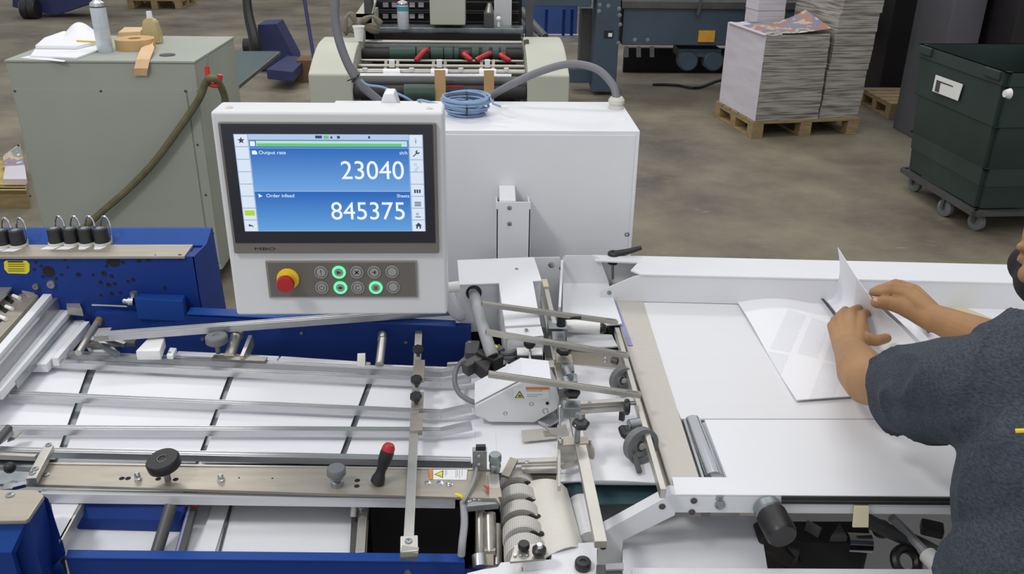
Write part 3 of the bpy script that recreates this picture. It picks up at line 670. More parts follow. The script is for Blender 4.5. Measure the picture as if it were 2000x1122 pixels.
def ui(s0, q0, s1, q1, m, name, par, dy=.0004):
    b = B(); b.prism([U(s0,q1,dy), U(s1,q1,dy), U(s1,q0,dy), U(s0,q0,dy)], (0, .0002, 0)); return b.obj(name, m, par)
E = dict(bg=emis('ui_background', (150,180,215)), tile=emis('ui_tile', (216,226,242)), white=emis('ui_white', (236,244,255)), ink=emis('ui_icon_ink', (40,60,84)), top=emis('ui_topbar', (176,196,228)),
         green=emis('ui_green', (96,196,110)), yg=emis('ui_yellow_green', (176,210,40)), faint=emis('ui_faint_ink', (165,180,196)), prog=emis('ui_progress', (190,222,216)))
scr = ui(0, 0, 1, 1, E['bg'], 'touch_screen', gl, .0002)
zo = t['_w'][2]
p1 = grad('ui_blue_upper', (104,160,220), (30,100,184), U(0,.57).z, U(0,.14).z, zo)
p2 = grad('ui_blue_lower', (92,156,218), (26,96,182), U(0,.99).z, U(0,.585).z, zo)
ui(.078, .0, .922, .055, E['top'], 'status_bar', gl); ui(.078, .055, .922, .135, emis('ui_bar_blue', (60,120,190)), 'progress_row', gl)
ui(.115, .065, .915, .12, E['prog'], 'progress_track', gl, .0006); ui(.118, .09, .885, .12, E['green'], 'progress_fill', gl, .0008); ui(.083, .07, .108, .118, E['white'], 'feeder_symbol', gl, .0006)
ui(.43, .012, .465, .04, E['ink'], 'status_mark', gl, .0006); ui(.475, .012, .5, .045, E['green'], 'status_mark', gl, .0006); ui(.51, .02, .52, .04, E['ink'], 'status_mark', gl, .0006); ui(.545, .015, .56, .04, E['ink'], 'status_mark', gl, .0006); ui(.71, .015, .72, .04, E['ink'], 'status_mark', gl, .0006)
ui(.078, .14, .922, .572, p1, 'output_rate_field', gl); ui(.078, .58, .922, .992, p2, 'order_infeed_field', gl)
for i in range(8):
    q = i*.1255
    a = ui(.004, q+.004, .072, q+.12, E['tile'], 'menu_tile', gl, .0006)
    c = ui(.928, q+.004, .996, q+.12, E['tile'], 'menu_tile', gl, .0006)
rt, up = (1, 0, 0), (0, 0, 1); SW, SH = sx1-sx0, sz1-sz0
text('23040', 'output_rate_digits', E['white'], t, U(.896,.447,.001), rt, up, SH*.265, 'RIGHT', stretch=.95)
text('845375', 'infeed_count_digits', E['white'], t, U(.896,.87,.001), rt, up, SH*.265, 'RIGHT', stretch=.95)
text('Output rate', 'output_rate_caption', E['white'], t, U(.125,.197,.001), rt, up, SH*.05, 'LEFT', width=SW*.142)
text('Order infeed', 'order_infeed_caption', E['white'], t, U(.14,.637,.001), rt, up, SH*.05, 'LEFT', width=SW*.15)
text('sh/h', 'rate_unit', E['white'], t, U(.916,.197,.001), rt, up, SH*.048, 'RIGHT')
text('Sheets', 'count_unit', E['white'], t, U(.918,.637,.001), rt, up, SH*.048, 'RIGHT')
def poly(pts, c, k, m, name, dy=.001): return B().prism([U(c[0]+x*k*SH/SW, c[1]-z*k, dy) for x, z in pts], (0, .0002, 0)).obj(name, m, gl)
star = [(math.sin(i*PI/5)*(1 if i % 2 == 0 else .42), math.cos(i*PI/5)*(1 if i % 2 == 0 else .42)) for i in range(10)]
poly(star, (.038,.062), .036, E['ink'], 'star_symbol')
poly([(-1,.1),(0,1),(1,.1),(.7,.1),(.7,-.9),(.25,-.9),(.25,-.2),(-.25,-.2),(-.25,-.9),(-.7,-.9),(-.7,.1)], (.962,.94), .034, E['ink'], 'home_symbol')
poly([(-1,.2),(-.3,.8),(-.3,.45),(.6,.2),(.9,-.6),(.3,-.15),(-.3,-.1),(-.3,-.4)], (.038,.94), .028, E['ink'], 'back_symbol')
poly([(-1,-.8),(-.8,-1),(.1,-.1),(.6,-.2),(1,.2),(.9,.5),(.5,.2),(.2,.5),(.5,.9),(.2,1),(-.2,.6),(-.1,.1)], (.962,.187), .034, E['ink'], 'wrench_symbol')
text('i', 'info_symbol', E['ink'], t, U(.957,.085,.001), rt, up, SH*.075)
ui(.012, .775, .066, .83, E['yg'], 'yellow_green_key', gl, .001)
for k in range(3): ui(.944, .685+k*.018, .98, .694+k*.018, E['ink'], 'list_symbol', gl, .001)
for k in range(3): ui(.944+k*.013, .555, .953+k*.013, .592, E['ink'], 'bars_symbol', gl, .001)
ui(.946, .84, .976, .848, E['ink'], 'printer_symbol', gl, .001); ui(.95, .8, .965, .828, E['faint'], 'printer_symbol', gl, .001)
for k, (a, c) in enumerate(((.955,.3),(.967,.33),(.957,.355))): B().torus(U(a,c,.001), (0, 1, 0), SH*.012, .0006, 12, 4).obj('gear_symbol', E['faint'], gl)
B().prism([U(.088,.2,.001), U(.115,.2,.001), U(.115,.175,.001), U(.105,.16,.001), U(.088,.165,.001)], (0, .0002, 0)).obj('caption_symbol', E['white'], gl)
b = B(); b.prism([U(.098,.64,.001), U(.118,.625,.001), U(.098,.6,.001)], (0, .0002, 0)); b.obj('caption_symbol', E['white'], gl)
text('MBO', 'logo', 'black', t, Y(498,489,fy-.0095), rt, up, .0085, 'LEFT', width=.042)
# button plate
hx0, hx1, hz0, hz1 = R4((516,510),(813,508),(529,583),(818,579), fy)
B().box((hx0, fy-.004, hz0), (hx1, fy+.002, hz1), .0015).obj('button_plate_rim', 'steel', t)
bpl = B().box((hx0+.005, fy-.0045, hz0+.004), (hx1-.004, fy-.003, hz1-.004)).obj('button_plate', 'btnpanel', t)
by = fy-.0045
cols = [(627,532,629,562),(662,532,665,562),(697,532,699,562),(731,532,734,562),(766,531,768,561)]
for i, (u1, v1, u2, v2) in enumerate(cols):
    for r_, (u, v) in enumerate(((u1, v1), (u2, v2))):
        c = Y(u, v, by); lit = (i, r_) in ((1, 0), (1, 1), (3, 1)); R = .0142
        if lit: rg = B().lathe(c, (0, -1, 0), [(R*.68, 0), (R*1.02, 0), (R*.98, .0025), (R*.7, .0025), (R*.68, 0)], 28).obj('lit_button', 'green_led', bpl, 'button with a glowing green ring')
        else: rg = B().lathe(c, (0, -1, 0), [(R*.8, 0), (R, 0), (R*.97, .002), (R*.82, .002), (R*.8, 0)], 28).obj('push_button', 'btn', bpl)
        cap = B().lathe(c, (0, -1, 0), [(0, .001), (R*.7, .001), (R*.66, .0022), (0, .0022)], 24).obj('button_cap', 'btn', rg)
        def sy_(pts, nm='button_symbol'): B().prism([c+Vector((x*.006, -.0024, z*.006)) for x, z in pts], (0, .0002, 0)).obj(nm, 'ink', rg)
        if (i, r_) == (0, 0): sy_([(-.12,-.2),(.12,-.2),(.18,.9),(-.18,.9)]); sy_([(-.15,-.8),(.15,-.8),(.15,-.5),(-.15,-.5)])
        if (i, r_) == (1, 0): sy_([(-.7,.7),(.9,0),(-.7,-.7)])
        if (i, r_) == (2, 0): sy_([(-.8,-.5),(-.5,-.8),(.8,.5),(.5,.8)]); sy_([(.8,-.5),(.5,-.8),(-.8,.5),(-.5,.8)])
        if (i, r_) == (3, 0): sy_([(-.8,0),(-.8,.2),(-.2,.2),(0,.6),(.6,.6),(.6,-.5),(0,-.5),(-.2,0)])
        if (i, r_) == (0, 1): B().torus(c+Vector((0, -.0024, 0)), (0, 1, 0), .005, .0006, 20, 5, .8, 2.2).obj('button_symbol', 'ink', rg); sy_([(-.1,.2),(.1,.2),(.1,1),(-.1,1)])
        if (i, r_) == (1, 1): sy_([(-.9,0),(-.4,.4),(.2,.6),(.9,0),(.2,-.6),(-.4,-.4)])
        if (i, r_) == (2, 1): B().torus(c+Vector((0, -.0024, 0)), (0, 1, 0), .005, .0006, 20, 5, .8, 3.6).obj('button_symbol', 'ink', rg)
        if (i, r_) == (3, 1):
            for k in range(3): sy_([(-.7,-.7+k*.5),(.6,-.7+k*.5),(.8,-.4+k*.5),(-.5,-.4+k*.5)])
c = Y(563,544,by)
es = B().lathe(c, (0, -1, 0), [(0, 0), (.023, 0), (.0235, .004), (.021, .006), (.0165, .007), (.0155, .018), (0, .018)], 32).obj('stop_collar', 'yellow', t)
B().lathe(c+Vector((0, -.016, 0)), (0, -1, 0), [(0, 0), (.013, 0), (.0185, .01), (.0185, .017), (.0165, .021), (0, .0225)], 32).obj('stop_button', 'red', es)
# bracket post above and arm behind the console
a, c = Y(742,200,MY+.1), Y(778,180,MY+.1)
B().prism([(a.x, MY+.088, 1.2), (a.x, MY+.088, mz1-.01), (a.x+.01, MY+.088, c.z), (c.x-.008, MY+.088, c.z), (c.x, MY+.088, mz1-.01), (c.x, MY+.088, 1.2)], (0, .05, 0), .004).obj('rear_bracket', 'white', t)
p = Y(885,583,MY+.05)
B().tube([Vector((mx1-.12, MY+.12, mz0+.05)), Vector((mx1-.03, MY+.12, mz0+.03)), Y(893,612,MY+.13), Y(915,606,MY+.2), Y(940,585,1.95)], .016, 10, 8).obj('swivel_arm', 'white', t)
B().box((mx1-.2, MY+.08, mz0+.06), (mx1-.08, MY+.15, mz0+.16), .004).obj('mounting_block', 'panelgrey', t)
B().cyl(Vector((mx1-.01, MY+.085, Y(880,565,MY+.08).z)), Vector((mx1+.022, MY+.095, Y(880,565,MY+.08).z)), .012).obj('pivot_boss', 'led', t)

# ================================================================== ELECTRICAL CABINET
EY = 2.3
p = Z(1250,252,1.3); k = Y(1250,252,EY); ez = (k.z+Y(880,258,EY).z)/2
ex1 = (k.x+Y(1235,480,EY).x)/2; ex0 = ex1-.86; ey1 = Z(1215,199,ez).y
t = thing('electrical_cabinet', 'plain white electrical cabinet directly behind the console', 'cabinet', (ex1-.4, EY, .1))
B().box((ex0, EY, .1), (ex1, ey1, ez), .004).obj('body', 'white', t)
B().box((ex0+.02, EY-.002, .2), (ex1-.012, EY+.002, ez-.012), .001).obj('front_cover', 'wgrey', t)
B().box((ex0+.01, EY+.02, 0), (ex1-.01, ey1-.02, .1)).obj('plinth', 'dgrey', t)
screws(t, [Y(1224,458,EY)], .008, (0, -1, 0), 'zinc'); screws(t, [Z(1216,233,ez)], .012, (0, 0, 1), 'led', 'cover_plug', .002)
by0 = 2.2
a, c = Y(969,501,by0), Y(1037,395,by0)
br = B().box((a.x, by0, a.z-.02), (c.x, by0+.004, c.z), .001).box((a.x, by0, a.z-.02), (a.x+.004, EY-.002, c.z-.02)).box((c.x-.004, by0, a.z-.02), (c.x, EY-.002, c.z-.02)).obj('bracket_plate', 'white', t)
screws(br, [Y(995,406,by0), Y(995,437,by0)], .006, (0, -1, 0), 'zinc')
a = Y(976,394,by0+.003); c = Y(1008,394,by0+.003); q = Y(972,361,EY)
B().prism([(a.x, by0+.01, a.z), (c.x, by0+.01, a.z), (c.x, EY-.003, q.z), (a.x, EY-.003, q.z)], (0, 0, -.03), .002).obj('square_tube', 'white', t)
# gland and conduits
gp = Z(1203,212,ez)
t2 = thing('cable_conduit', 'thick grey corrugated conduit arching from the white gland on the electrical cabinet', 'conduit', gp)
B().lathe(gp, (0, 0, 1), [(0, 0), (.024, 0), (.024, .006), (.021, .008), (.021, .014), (.024, .016), (.024, .026), (.021, .03), (.018, .034), (0, .034)], 12).obj('gland', 'cork', t2)
top = gp+Vector((0, 0, .03))
hp = [top, Y(1196,165,gp.y+.02), Y(1165,135,gp.y+.05), Y(1115,125,gp.y+.07), Y(1060,138,gp.y+.07), Y(1005,162,gp.y+.06), Y(955,190,ey1+.06), Y(920,215,ey1+.09), Y(900,300,ey1+.1)]
B().tube(hp, .0115, 12, 10).obj('hose', 'hose', t2)
hp = [Y(668,-60,2.45), Y(655,0,2.45), Y(660,60,2.45), Y(678,115,2.45), Y(702,160,2.45), Y(738,192,2.45), Y(800,240,2.5)]
s = B().tube([Y(u, v, ey1+.14) for u, v in [(672,-90),(655,0),(658,60),(675,115),(700,160),(738,195),(780,230),(820,300)]], .0135, 12, 10)
hp0 = Y(700,160,ey1+.14)
t3 = thing('overhead_conduit', 'thick grey conduit hanging down from above behind the console', 'conduit', hp0)
s.obj('hose', 'hose', t3)
B().torus(Y(695,152,ey1+.14), (.7, 0, -.7), .0165, .003, 16, 6).obj('cable_tie', 'black', t3)
B().cyl(Y(693,153,ey1+.12), Y(678,158,ey1+.1), .002, seg=6).obj('tie_tail', 'black', t3)
single(B().tube([Y(u, v, ey1+.12) for u, v in [(705,156),(718,166),(745,170),(765,178),(795,192),(815,205)]]+[Vector((Z(820,200,ez).x, ey1-.02, ez+.006)), Z(870,208,ez+.006), Z(890,214,ez+.006)], .0042, 8), 'thin_cable', 'cable', 'thin pale blue cable running from the overhead conduit to the cabinet', 'cable', Y(745,170,ey1+.12))
cc = Z(911,202,ez+.03); q = []
rnd = random.Random(3); turns = 17; k = 26
for i in range(turns*k):
    a = 2*PI*i/k; tn = i/k; R = .052+.012*math.sin(tn*1.13+1)+.0015*math.sin(a*2+tn)
    q.append(cc+Vector((math.cos(a)*R*1.08, math.sin(a)*R*1.12, -.004+.022*math.cos(tn*1.13)+.004*math.sin(a+tn*.8))))
q += [q[-1]+Vector((.01, -.03, -.01)), q[-1]+Vector((.035, -.045, -.016))]
cb = B().tube(q, .0034, 6, 0)
co = thing('cable_coil', 'coil of pale blue network cable lying on top of the white cabinet', 'cable coil', (cc.x, cc.y, ez))
cb.obj('cable', 'cable', co)
for a in (PI*1.5, PI*.5): B().torus(cc+Vector((.05*math.cos(a), .05*math.sin(a), .0)), (1, .1, 0), .022, .0022, 16, 6).obj('wire_tie', 'black', co)
pp = q[-1]; B().box(tuple(pp+Vector((-.004, -.012, -.004))), tuple(pp+Vector((.014, 0, .005)))).obj('plug', 'led', co)
# ================================================================== DELIVERY TABLE (right)
ZB = .92
XR = 2500
def ext(a, b, u=XR):  # extend pixel line a->b to u
    return (u, a[1]+(b[1]-a[1])*(u-a[0])/(b[0]-a[0]))
base = Z(1500,930,0)
t = thing('delivery_table', 'long white delivery table with a cream conveyor belt, filling the right side', 'conveyor table', (base.x, base.y, 0))
tab = t
# ledge at the back (hollow box section)
zl = 1.0
LA, LB = Z(1252,535,zl), Z(2000,553,zl); LBx = LA+(LB-LA)*1.6
LC, LD = Z(1157,498,zl), Z(1990,516,zl); dirx = (LBx-LA).normalized()
LCx = LC+dirx*((LBx-LC).dot(dirx))
b = B(); top = [Z(1157,498,zl), LCx, LBx, Z(1252,536,zl), Z(1232,528,zl), Z(1246,513,zl), Z(1163,509,zl)]
b.prism(top, (0, 0, -.004)); b.obj('rear_rail_top', 'white', t)
def LV(u, v): return V(u, v, LA, LBx)
b = B(); nb = Vector((-dirx.y, dirx.x, 0))
face = [LV(1252,535), LV(1238,541), LV(1176,567), LV(1172,573), LV(1174,583), LV(1192,588)]
zb = ZB+.003; dn = LV(1192,588); dn.z = dn.z
bot = LBx.copy(); bot.z = ZB+.004
b.prism([q-Vector((0, 0, .0045 if i in (0, len(face)+1) else 0)) for i, q in enumerate(face+[bot, LBx])], nb*.004); b.obj('rear_rail_face', 'wgrey', t)
b = B(); b.prism([LCx+Vector((0, 0, -.004)), Z(1160,499,zl-.004), Vector((LC.x, LC.y, .8)), Vector((LCx.x, LCx.y, .8))], -nb*.004); b.obj('rear_rail_back', 'white', t)
screws(t, [LV(1190,572)], .006, -nb, 'zinc')
# black clamp lever
p = Z(1197,545,.93)
pt_ = V(1199,492, Vector((p.x, p.y, 0)), Vector((p.x+1, p.y, 0)))
b_ = V(1196,515, Vector((p.x, p.y, 0)), Vector((p.x+1, p.y, 0)))
lv_ = thing('clamp_lever', 'black clamping lever on a steel stud at the rear corner of the table', 'lever', p) if False else t
cl = B().lathe(b_, (pt_-b_), [(0, 0), (.013, 0), (.0155, .01), (.016, (pt_-b_).length*.9), (.012, (pt_-b_).length), (.006, (pt_-b_).length), (.006, (pt_-b_).length-.008), (0, (pt_-b_).length-.008)]).obj('clamp_hub', 'black', t)
B().tube([pt_-Vector((0, 0, .008)), V(1225,492, p, p+Vector((1, 0, 0))), V(1253,484, p, p+Vector((1, 0, 0)))], .009, 10, 6, rr=lambda s: .011-.005*s).obj('clamp_handle', 'black', cl)
B().cyl(p, b_, .004).obj('clamp_stud', 'zinc', cl)
# left edge: strips
y_of = lambda u, v, z: Z(u, v, z)
b = B(); b.slab([(1193,532),(1238,532),(1366,936),(1312,952),(1197,592)], ZB+.001, .006); b.obj('infeed_strip', 'metaltex', t)
b = B(); b.bar(Z(1200,560,ZB-.004), Z(1316,955,ZB-.004), .006, .03); b.obj('edge_rail', 'bar', t)
b = B(); b.bar(Z(1182,560,ZB-.014), Z(1304,955,ZB-.014), .012, .018); b.obj('edge_rail', 'stain', t)
b = B(); b.slab([(1196,590),(1204,590),(1236,675),(1226,675)], ZB+.003, .0015); b.obj('violet_edge_tape', 'violet', t)
b = B(); b.bar(Z(1166,540,ZB-.02), Z(1196,640,ZB-.02), .014, .02); b.obj('slide_rail', 'dgrey', t)
b = B(); b.bar(Z(1176,542,ZB-.01), Z(1196,560,ZB-.01), .05, .006); b.obj('stop_plate', 'zinc', t)
# rear roller seen at the lever
B().cyl(Z(1228,518,ZB-.01), Z(1262,612,ZB-.03), .024).obj('belt_roller', 'chrome', t)
# cream belt (rounded corner)
br = [(1262,590),(1249,591),(1241,594),(1237,600),(1330,818),(XR,818),(XR,590+(XR-1262)*.0)]
b = B(); P = [Z(u, v, ZB) for u, v in br]; b.prism(P, (0, 0, -.006), .002); belt = b.obj('cream_belt', 'belt', t)
b = B(); b.slab([(1336,830),(XR,830),(XR,800),(1336,800)], ZB-.01, .02); b.obj('belt_underside_beam', 'wgrey', t)
b = B(); b.prism([Z(u, v, ZB-.011) for u, v in [(1275,600),(XR,600),(XR,960),(1400,960)]], (0, 0, -.006)); b.obj('table_deck', 'wgrey', t)
# roller
ra, rb = Z(1352,826,ZB-.012), Z(1394,938,ZB-.012)
B().cyl(ra, rb, .0185, seg=32).obj('belt_roller', 'chrome', t)
b = B(); b.bar(Z(1336,818,ZB-.001), Z(1374,936,ZB-.001), .005, .01); b.obj('roller_guard', 'zinc', t)
# white lower plate
b = B(); b.slab([(1376,820),(XR,820),(XR,936),(1420,934)], ZB+.002, .01, .001); b.obj('cover_plate', 'white', t)
# front rim
zr = ZB+.006
FA, FB = Z(1320,966,zr), Z(2400,974,zr); dirf = (FB-FA).normalized(); nf = Vector((-dirf.y, dirf.x, 0))
b = B(); P = [Z(1312,932,zr), Z(XR,934,zr), Z(XR,974.5,zr), Z(1320,966,zr)]
b.prism(P, (0, 0, -.004), .0015); b.obj('front_rail_top', 'white', t)
FV = lambda u, v: V(u, v, FA, FB)
hgt = zr-FV(1600,1004).z
b = B(); FBx = FA+dirf*1.3
dz = Vector((0, 0, .0042)); b.prism([FA-dz, FBx-dz, FBx-Vector((0, 0, hgt)), FA-Vector((0, 0, hgt))], nf*.02, .001); fr = b.obj('front_rail_face', 'wgrey', t)
sl0, sl1 = FV(1526,969), FV(1526,983)
b = B(); b.prism([sl0-nf*.003, sl0-nf*.003+dirf*.9, sl1-nf*.003+dirf*.9, sl1-nf*.003], nf*.004); b.obj('rail_slot', 'black', fr)
b = B(); m_ = sl0.lerp(sl1, .45)-nf*.004; b.prism([m_, m_+dirf*.9, m_+dirf*.9-Vector((0, 0, .002)), m_-Vector((0, 0, .002))], nf*.002); b.obj('slot_groove', 'dgrey', fr)
# angled arm
arm = [(1312,965),(1322,967),(1318,1007),(1217,1056),(1213,1104),(1165,1104),(1170,1043)]
b = B(); b.prism([FV(u, v)-nf*.001 for u, v in arm], nf*.026, .001); ar = b.obj('angled_arm', 'wgrey', t)
for u, v in [(1293,989),(1355,978),(1351,1000),(1179,1054),(1178,1068)]:
    p = FV(u, v)-nf*.0015; B().lathe(p, -nf, [(0, 0), (.006, 0), (.006, .001), (.0045, .001), (.0045, .0004), (0, .0004)], 16).obj('bolt_hole', 'dgrey', ar)
p = FV(1406,986)-nf*.001; B().lathe(p, -nf, [(0, 0), (.0095, 0), (.0095, .002), (.007, .002), (.006, .001), (.003, .001), (0, .001)], 20).obj('hex_bolt', 'zinc', fr)
b = B(); q = [FV(1400,968), FV(1413,968), FV(1411,977), FV(1397,977)]; b.prism([x-nf*.001 for x in q], -nf*.0005); b.obj('adjustment_mark', 'inkf', fr)
text('M', 'adjustment_letter', 'ink', t, FV(1403,976)-nf*.0017, dirf, (0, 0, 1), .007)
# big black knob at front rail
p = FV(1497,990); ax = Vector((.12, -1, -.12)).normalized()
kn = B().lathe(p, ax, [(0, 0), (.025, 0), (.025, .014), (.022, .018), (0, .018)], 32).obj('knob_collar', 'zinc', t)
B().lathe(p+ax*.016, ax, [(0, 0), (.022, 0), (.027, .006), (.027, .05), (.024, .056), (.0, .056)], 32).obj('adjustment_knob', 'black', kn)
# bracket tab
p = FV(1681,984)-nf*.004
B().prism([FV(1666,984)-nf*.005, FV(1694,984)-nf*.005, FV(1687,1014)-nf*.02, FV(1656,1014)-nf*.02], -nf*.004, .001).obj('bracket_tab', 'cream', t)
# legs & undercarriage (below the rail)
lowz = .80
b = B(); b.slab([(1216,1010),(1482,1008),(1530,1300),(1216,1300)], lowz, .01); b.obj('lower_guard', 'white', t)
b = B(); b.slab([(1470,960),(2200,960),(2200,1300),(1510,1300)], .6, .01); b.obj('bottom_pan', 'wgrey', t)
b = B(); p0 = Z(1370,1010,lowz+.002); b.slab([(1235,1110),(2100,1114),(2100,1300),(1235,1300)], lowz+.03, .01); b.obj('lower_ledge', 'wgrey', t)
for u in (1420, 2150):
    p = Z(u, 900, ZB-.05); B().box((p.x-.03, p.y-.03, 0), (p.x+.03, p.y+.03, ZB-.03), .003).obj('leg', 'wgrey', t)
    p = Z(u-60, 640, ZB-.05); B().box((p.x-.03, p.y-.03, 0), (p.x+.03, p.y+.03, ZB-.03), .003).obj('leg', 'wgrey', t)
b = B(); q0 = Z(1210,1000,.6); q1 = Z(1206,560,.9); b.box((q0.x+.1, q0.y+.03, 0), (q0.x+.14, q1.y-.12, .55)); b.obj('side_skirt', 'wgrey', t)
# drive unit under the rail
def u_(u, v, z): return Z(u, v, z)
b = B(); b.slab([(1500,1015),(1700,1015),(1700,1062),(1520,1062)], .78, .12, .01); b.obj('drive_housing', 'dark', t)
B().cyl(Z(1475,1062,.76), Z(1560,1085,.76), .026).obj('motor', 'black', t)
B().bar(Z(1490,1030,.82), Z(1560,1082,.76), .05, .02, bev=.003).obj('mounting_arm', 'black', t)
B().bar(Z(1590,1025,.8), Z(1572,1080,.74), .03, .004).obj('shiny_clip', 'zinc', t)
B().cyl(Z(1655,1060,.78), Z(1700,1062,.78), .018).obj('clear_sleeve', 'chrome', t)
B().tube([Z(1690,1015,.83), Z(1740,1040,.8), Z(1800,1065,.78), Z(1860,1100,.78)], .014, 8).obj('drive_cable', 'dgrey', t)
B().tube([Z(1742,1012,.83), Z(1775,1045,.8), Z(1812,1085,.78)], .009, 8).obj('drive_cable', 'greytube', t)
B().cyl(Z(1812,1085,.78), Z(1850,1125,.78), .017).obj('hose_end', 'led', t)
B().torus(Z(1770,1098,.76), (.2, -.6, .7), .024, .009, 20, 8).obj('black_ring', 'black', t)
B().ball(Z(1722,1034,.8), .018).obj('ball_handle', 'black', t); B().bar(Z(1800,1020,.83), Z(1845,1030,.83), .03, .02, bev=.004).obj('black_clamp', 'black', t)
B().prism([Z(1640,1022,.82), Z(1655,1050,.82), Z(1622,1050,.82)], (0, 0, -.01)).obj('gusset', 'dgrey', t)
B().tube([Z(1583,1088,.7), Z(1592,1098,.72), Z(1600,1104,.7)], .003, 6).tube([Z(1606,1086,.7), Z(1614,1094,.7)], .003, 6).obj('spring_clip', 'chrome', t)
# corner plate with number 1
b = B(); zc_ = .885
px = [(905,1140),(912,1120),(940,1113),(972,1108),(978,1099),(1076,1093),(1080,1068),(1085,1064),(1166,1059),(1166,1140)]
b.prism([Z(u, v, zc_) for u, v in px], (0, 0, -.004), .0006, 1); cp = b.obj('corner_plate', 'white', t)
p = Z(1138,1110,zc_); B().lathe(p, (0, 0, 1), [(0, 0), (.012, 0), (.0135, .003), (.0135, .012), (.012, .015), (.005, .015), (.004, .013), (0, .013)], 28).obj('small_knob', 'black', cp)
b = B(); b.prism([Z(u, v, zc_+.0002) for u, v in [(1010,1104),(1028,1103),(1028,1119),(1010,1120)]], (0, 0, .0003)); b.obj('number_sticker', 'led', cp)
text('1', 'number_one', 'ink', t, Z(1017,1116,zc_+.0007), Z(1117,1114,zc_)-Z(1017,1116,zc_), Z(1014,1100,zc_)-Z(1017,1116,zc_), .012)
B().prism([Z(1165,1104,.9), Z(1213,1104,.9), Z(1218,1130,.9), Z(1167,1130,.9)], (0, 0, -.05)).obj('arm_foot', 'dgrey', t)
B().prism([Z(1183,1102,.905), Z(1218,1100,.905), Z(1218,1112,.905), Z(1183,1113,.905)], (0, 0, -.004)).obj('clear_clip', 'greytube', t)
# ================================================================== FOLDING MACHINE (left, blue)
ZS = .90; ZR = .925
base = Z(450,1000,0)
L = thing('folder_register_table', 'blue folding machine register table with bright aluminium guide rails over white sheets', 'machine', (base.x, base.y, 0))
t = L
# rear blue block with shelf
zs = 1.10
ry = (Z(362,496,zs).y+Z(0,501,zs).y)/2
rx1 = Z(372,496,zs).x; rx0 = Z(-260,500,zs).x; rbk = Z(390,447,zs+.02).y
b = B()
b.prism([(rx0, ry, .3), (rx1+.01, ry, .3), (rx1+.01, ry, zs-.004), (rx0, ry, zs-.004)], (0, .03, 0), .001); rp = b.obj('rear_side_plate', 'blue', t)
b = B(); b.prism([(rx0, rbk, .3), (rx1+.02, rbk, .3), (rx1+.02, rbk, zs+.02), (rx0, rbk, zs+.02)], (0, .01, 0), .001)
b.obj('rear_upper_plate', 'blue_lit', t)
b = B(); b.prism([(rx0, rbk-.055, zs-.002), (rx1+.02, rbk-.055, zs-.002), (rx1+.02, rbk, zs+.02), (rx0, rbk, zs+.02)], (0, 0, -.003)); b.obj('blue_slope', 'blue_lit', t)
b = B(); b.prism([(rx1-.03, ry+.001, zs-.009), (rx1+.012, ry+.001, zs-.009), (rx1+.02, rbk, zs-.004), (rx1-.03, rbk, zs-.004)], (0, 0, -.004)); b.obj('corner_fill', 'blue', t)
b = B(); b.prism([(rx1+.02, ry+.0, .3), (rx1+.045, rbk+.01, .3), (rx1+.02, rbk+.01, zs+.02), (rx1+.02, rbk-.05, zs), (rx1+.01, ry, zs-.004)], (-.004, 0, 0)); b.obj('end_plate', 'blue', t)
b = B(); b.prism([(rx0, ry-.006, zs), (rx1-.01, ry-.006, zs), (rx1-.01, rbk-.055, zs+.001), (rx0, rbk-.055, zs+.001)], (0, 0, -.008), .002); b.obj('stainless_shelf', 'stain', t)
# knobs
for i, u in enumerate((8, 37, 112, 142, 171, 201)):
    v = 482 if u < 60 else 478
    p = Z(u, v, zs)
    kb = B().lathe(p, (0, 0, 1), [(0, 0), (.019, 0), (.02, .004), (.019, .008), (0, .008)], 24).obj('knob_base', 'cork', t)
    B().lathe(p+Vector((0, 0, .008)), (0, 0, 1), [(0, 0), (.0175, 0), (.0178, .004), (.0168, .006), (.0165, .03), (.0145, .034), (0, .034)], 28).obj('valve_knob', 'black', kb)
    B().lathe(p+Vector((0, 0, .042)), (0, 0, 1), [(0, 0), (.009, 0), (.009, .001), (0, .001)], 20).obj('knob_cap', 'zinc', kb)
    w_ = B().tube([p+Vector(q) for q in [(-.003, .016, .01), (-.003, .016, .045), (.004, .014, .064), (.012, .01, .068), (.021, .008, .055), (.022, .006, .03), (.02, .004, .0)]], .0022, 6, 6).obj('wire_bail', 'chrome', kb)
    q = [p+Vector(x) for x in ((-.018, -.014, .0008), (.014, -.014, .0008), (.004, -.034, .0008), (-.026, -.034, .0008))]
    if i >= 4: q = [p+Vector(x) for x in ((-.014, -.014, .0008), (.014, -.014, .0008), (.006, -.034, .0008), (-.008, -.034, .0008))]
    B().prism(q, (0, 0, .0006)).obj('paper_tag', 'paper', kb)
RP = lambda u, v, d=0: Y(u, v, ry-d)
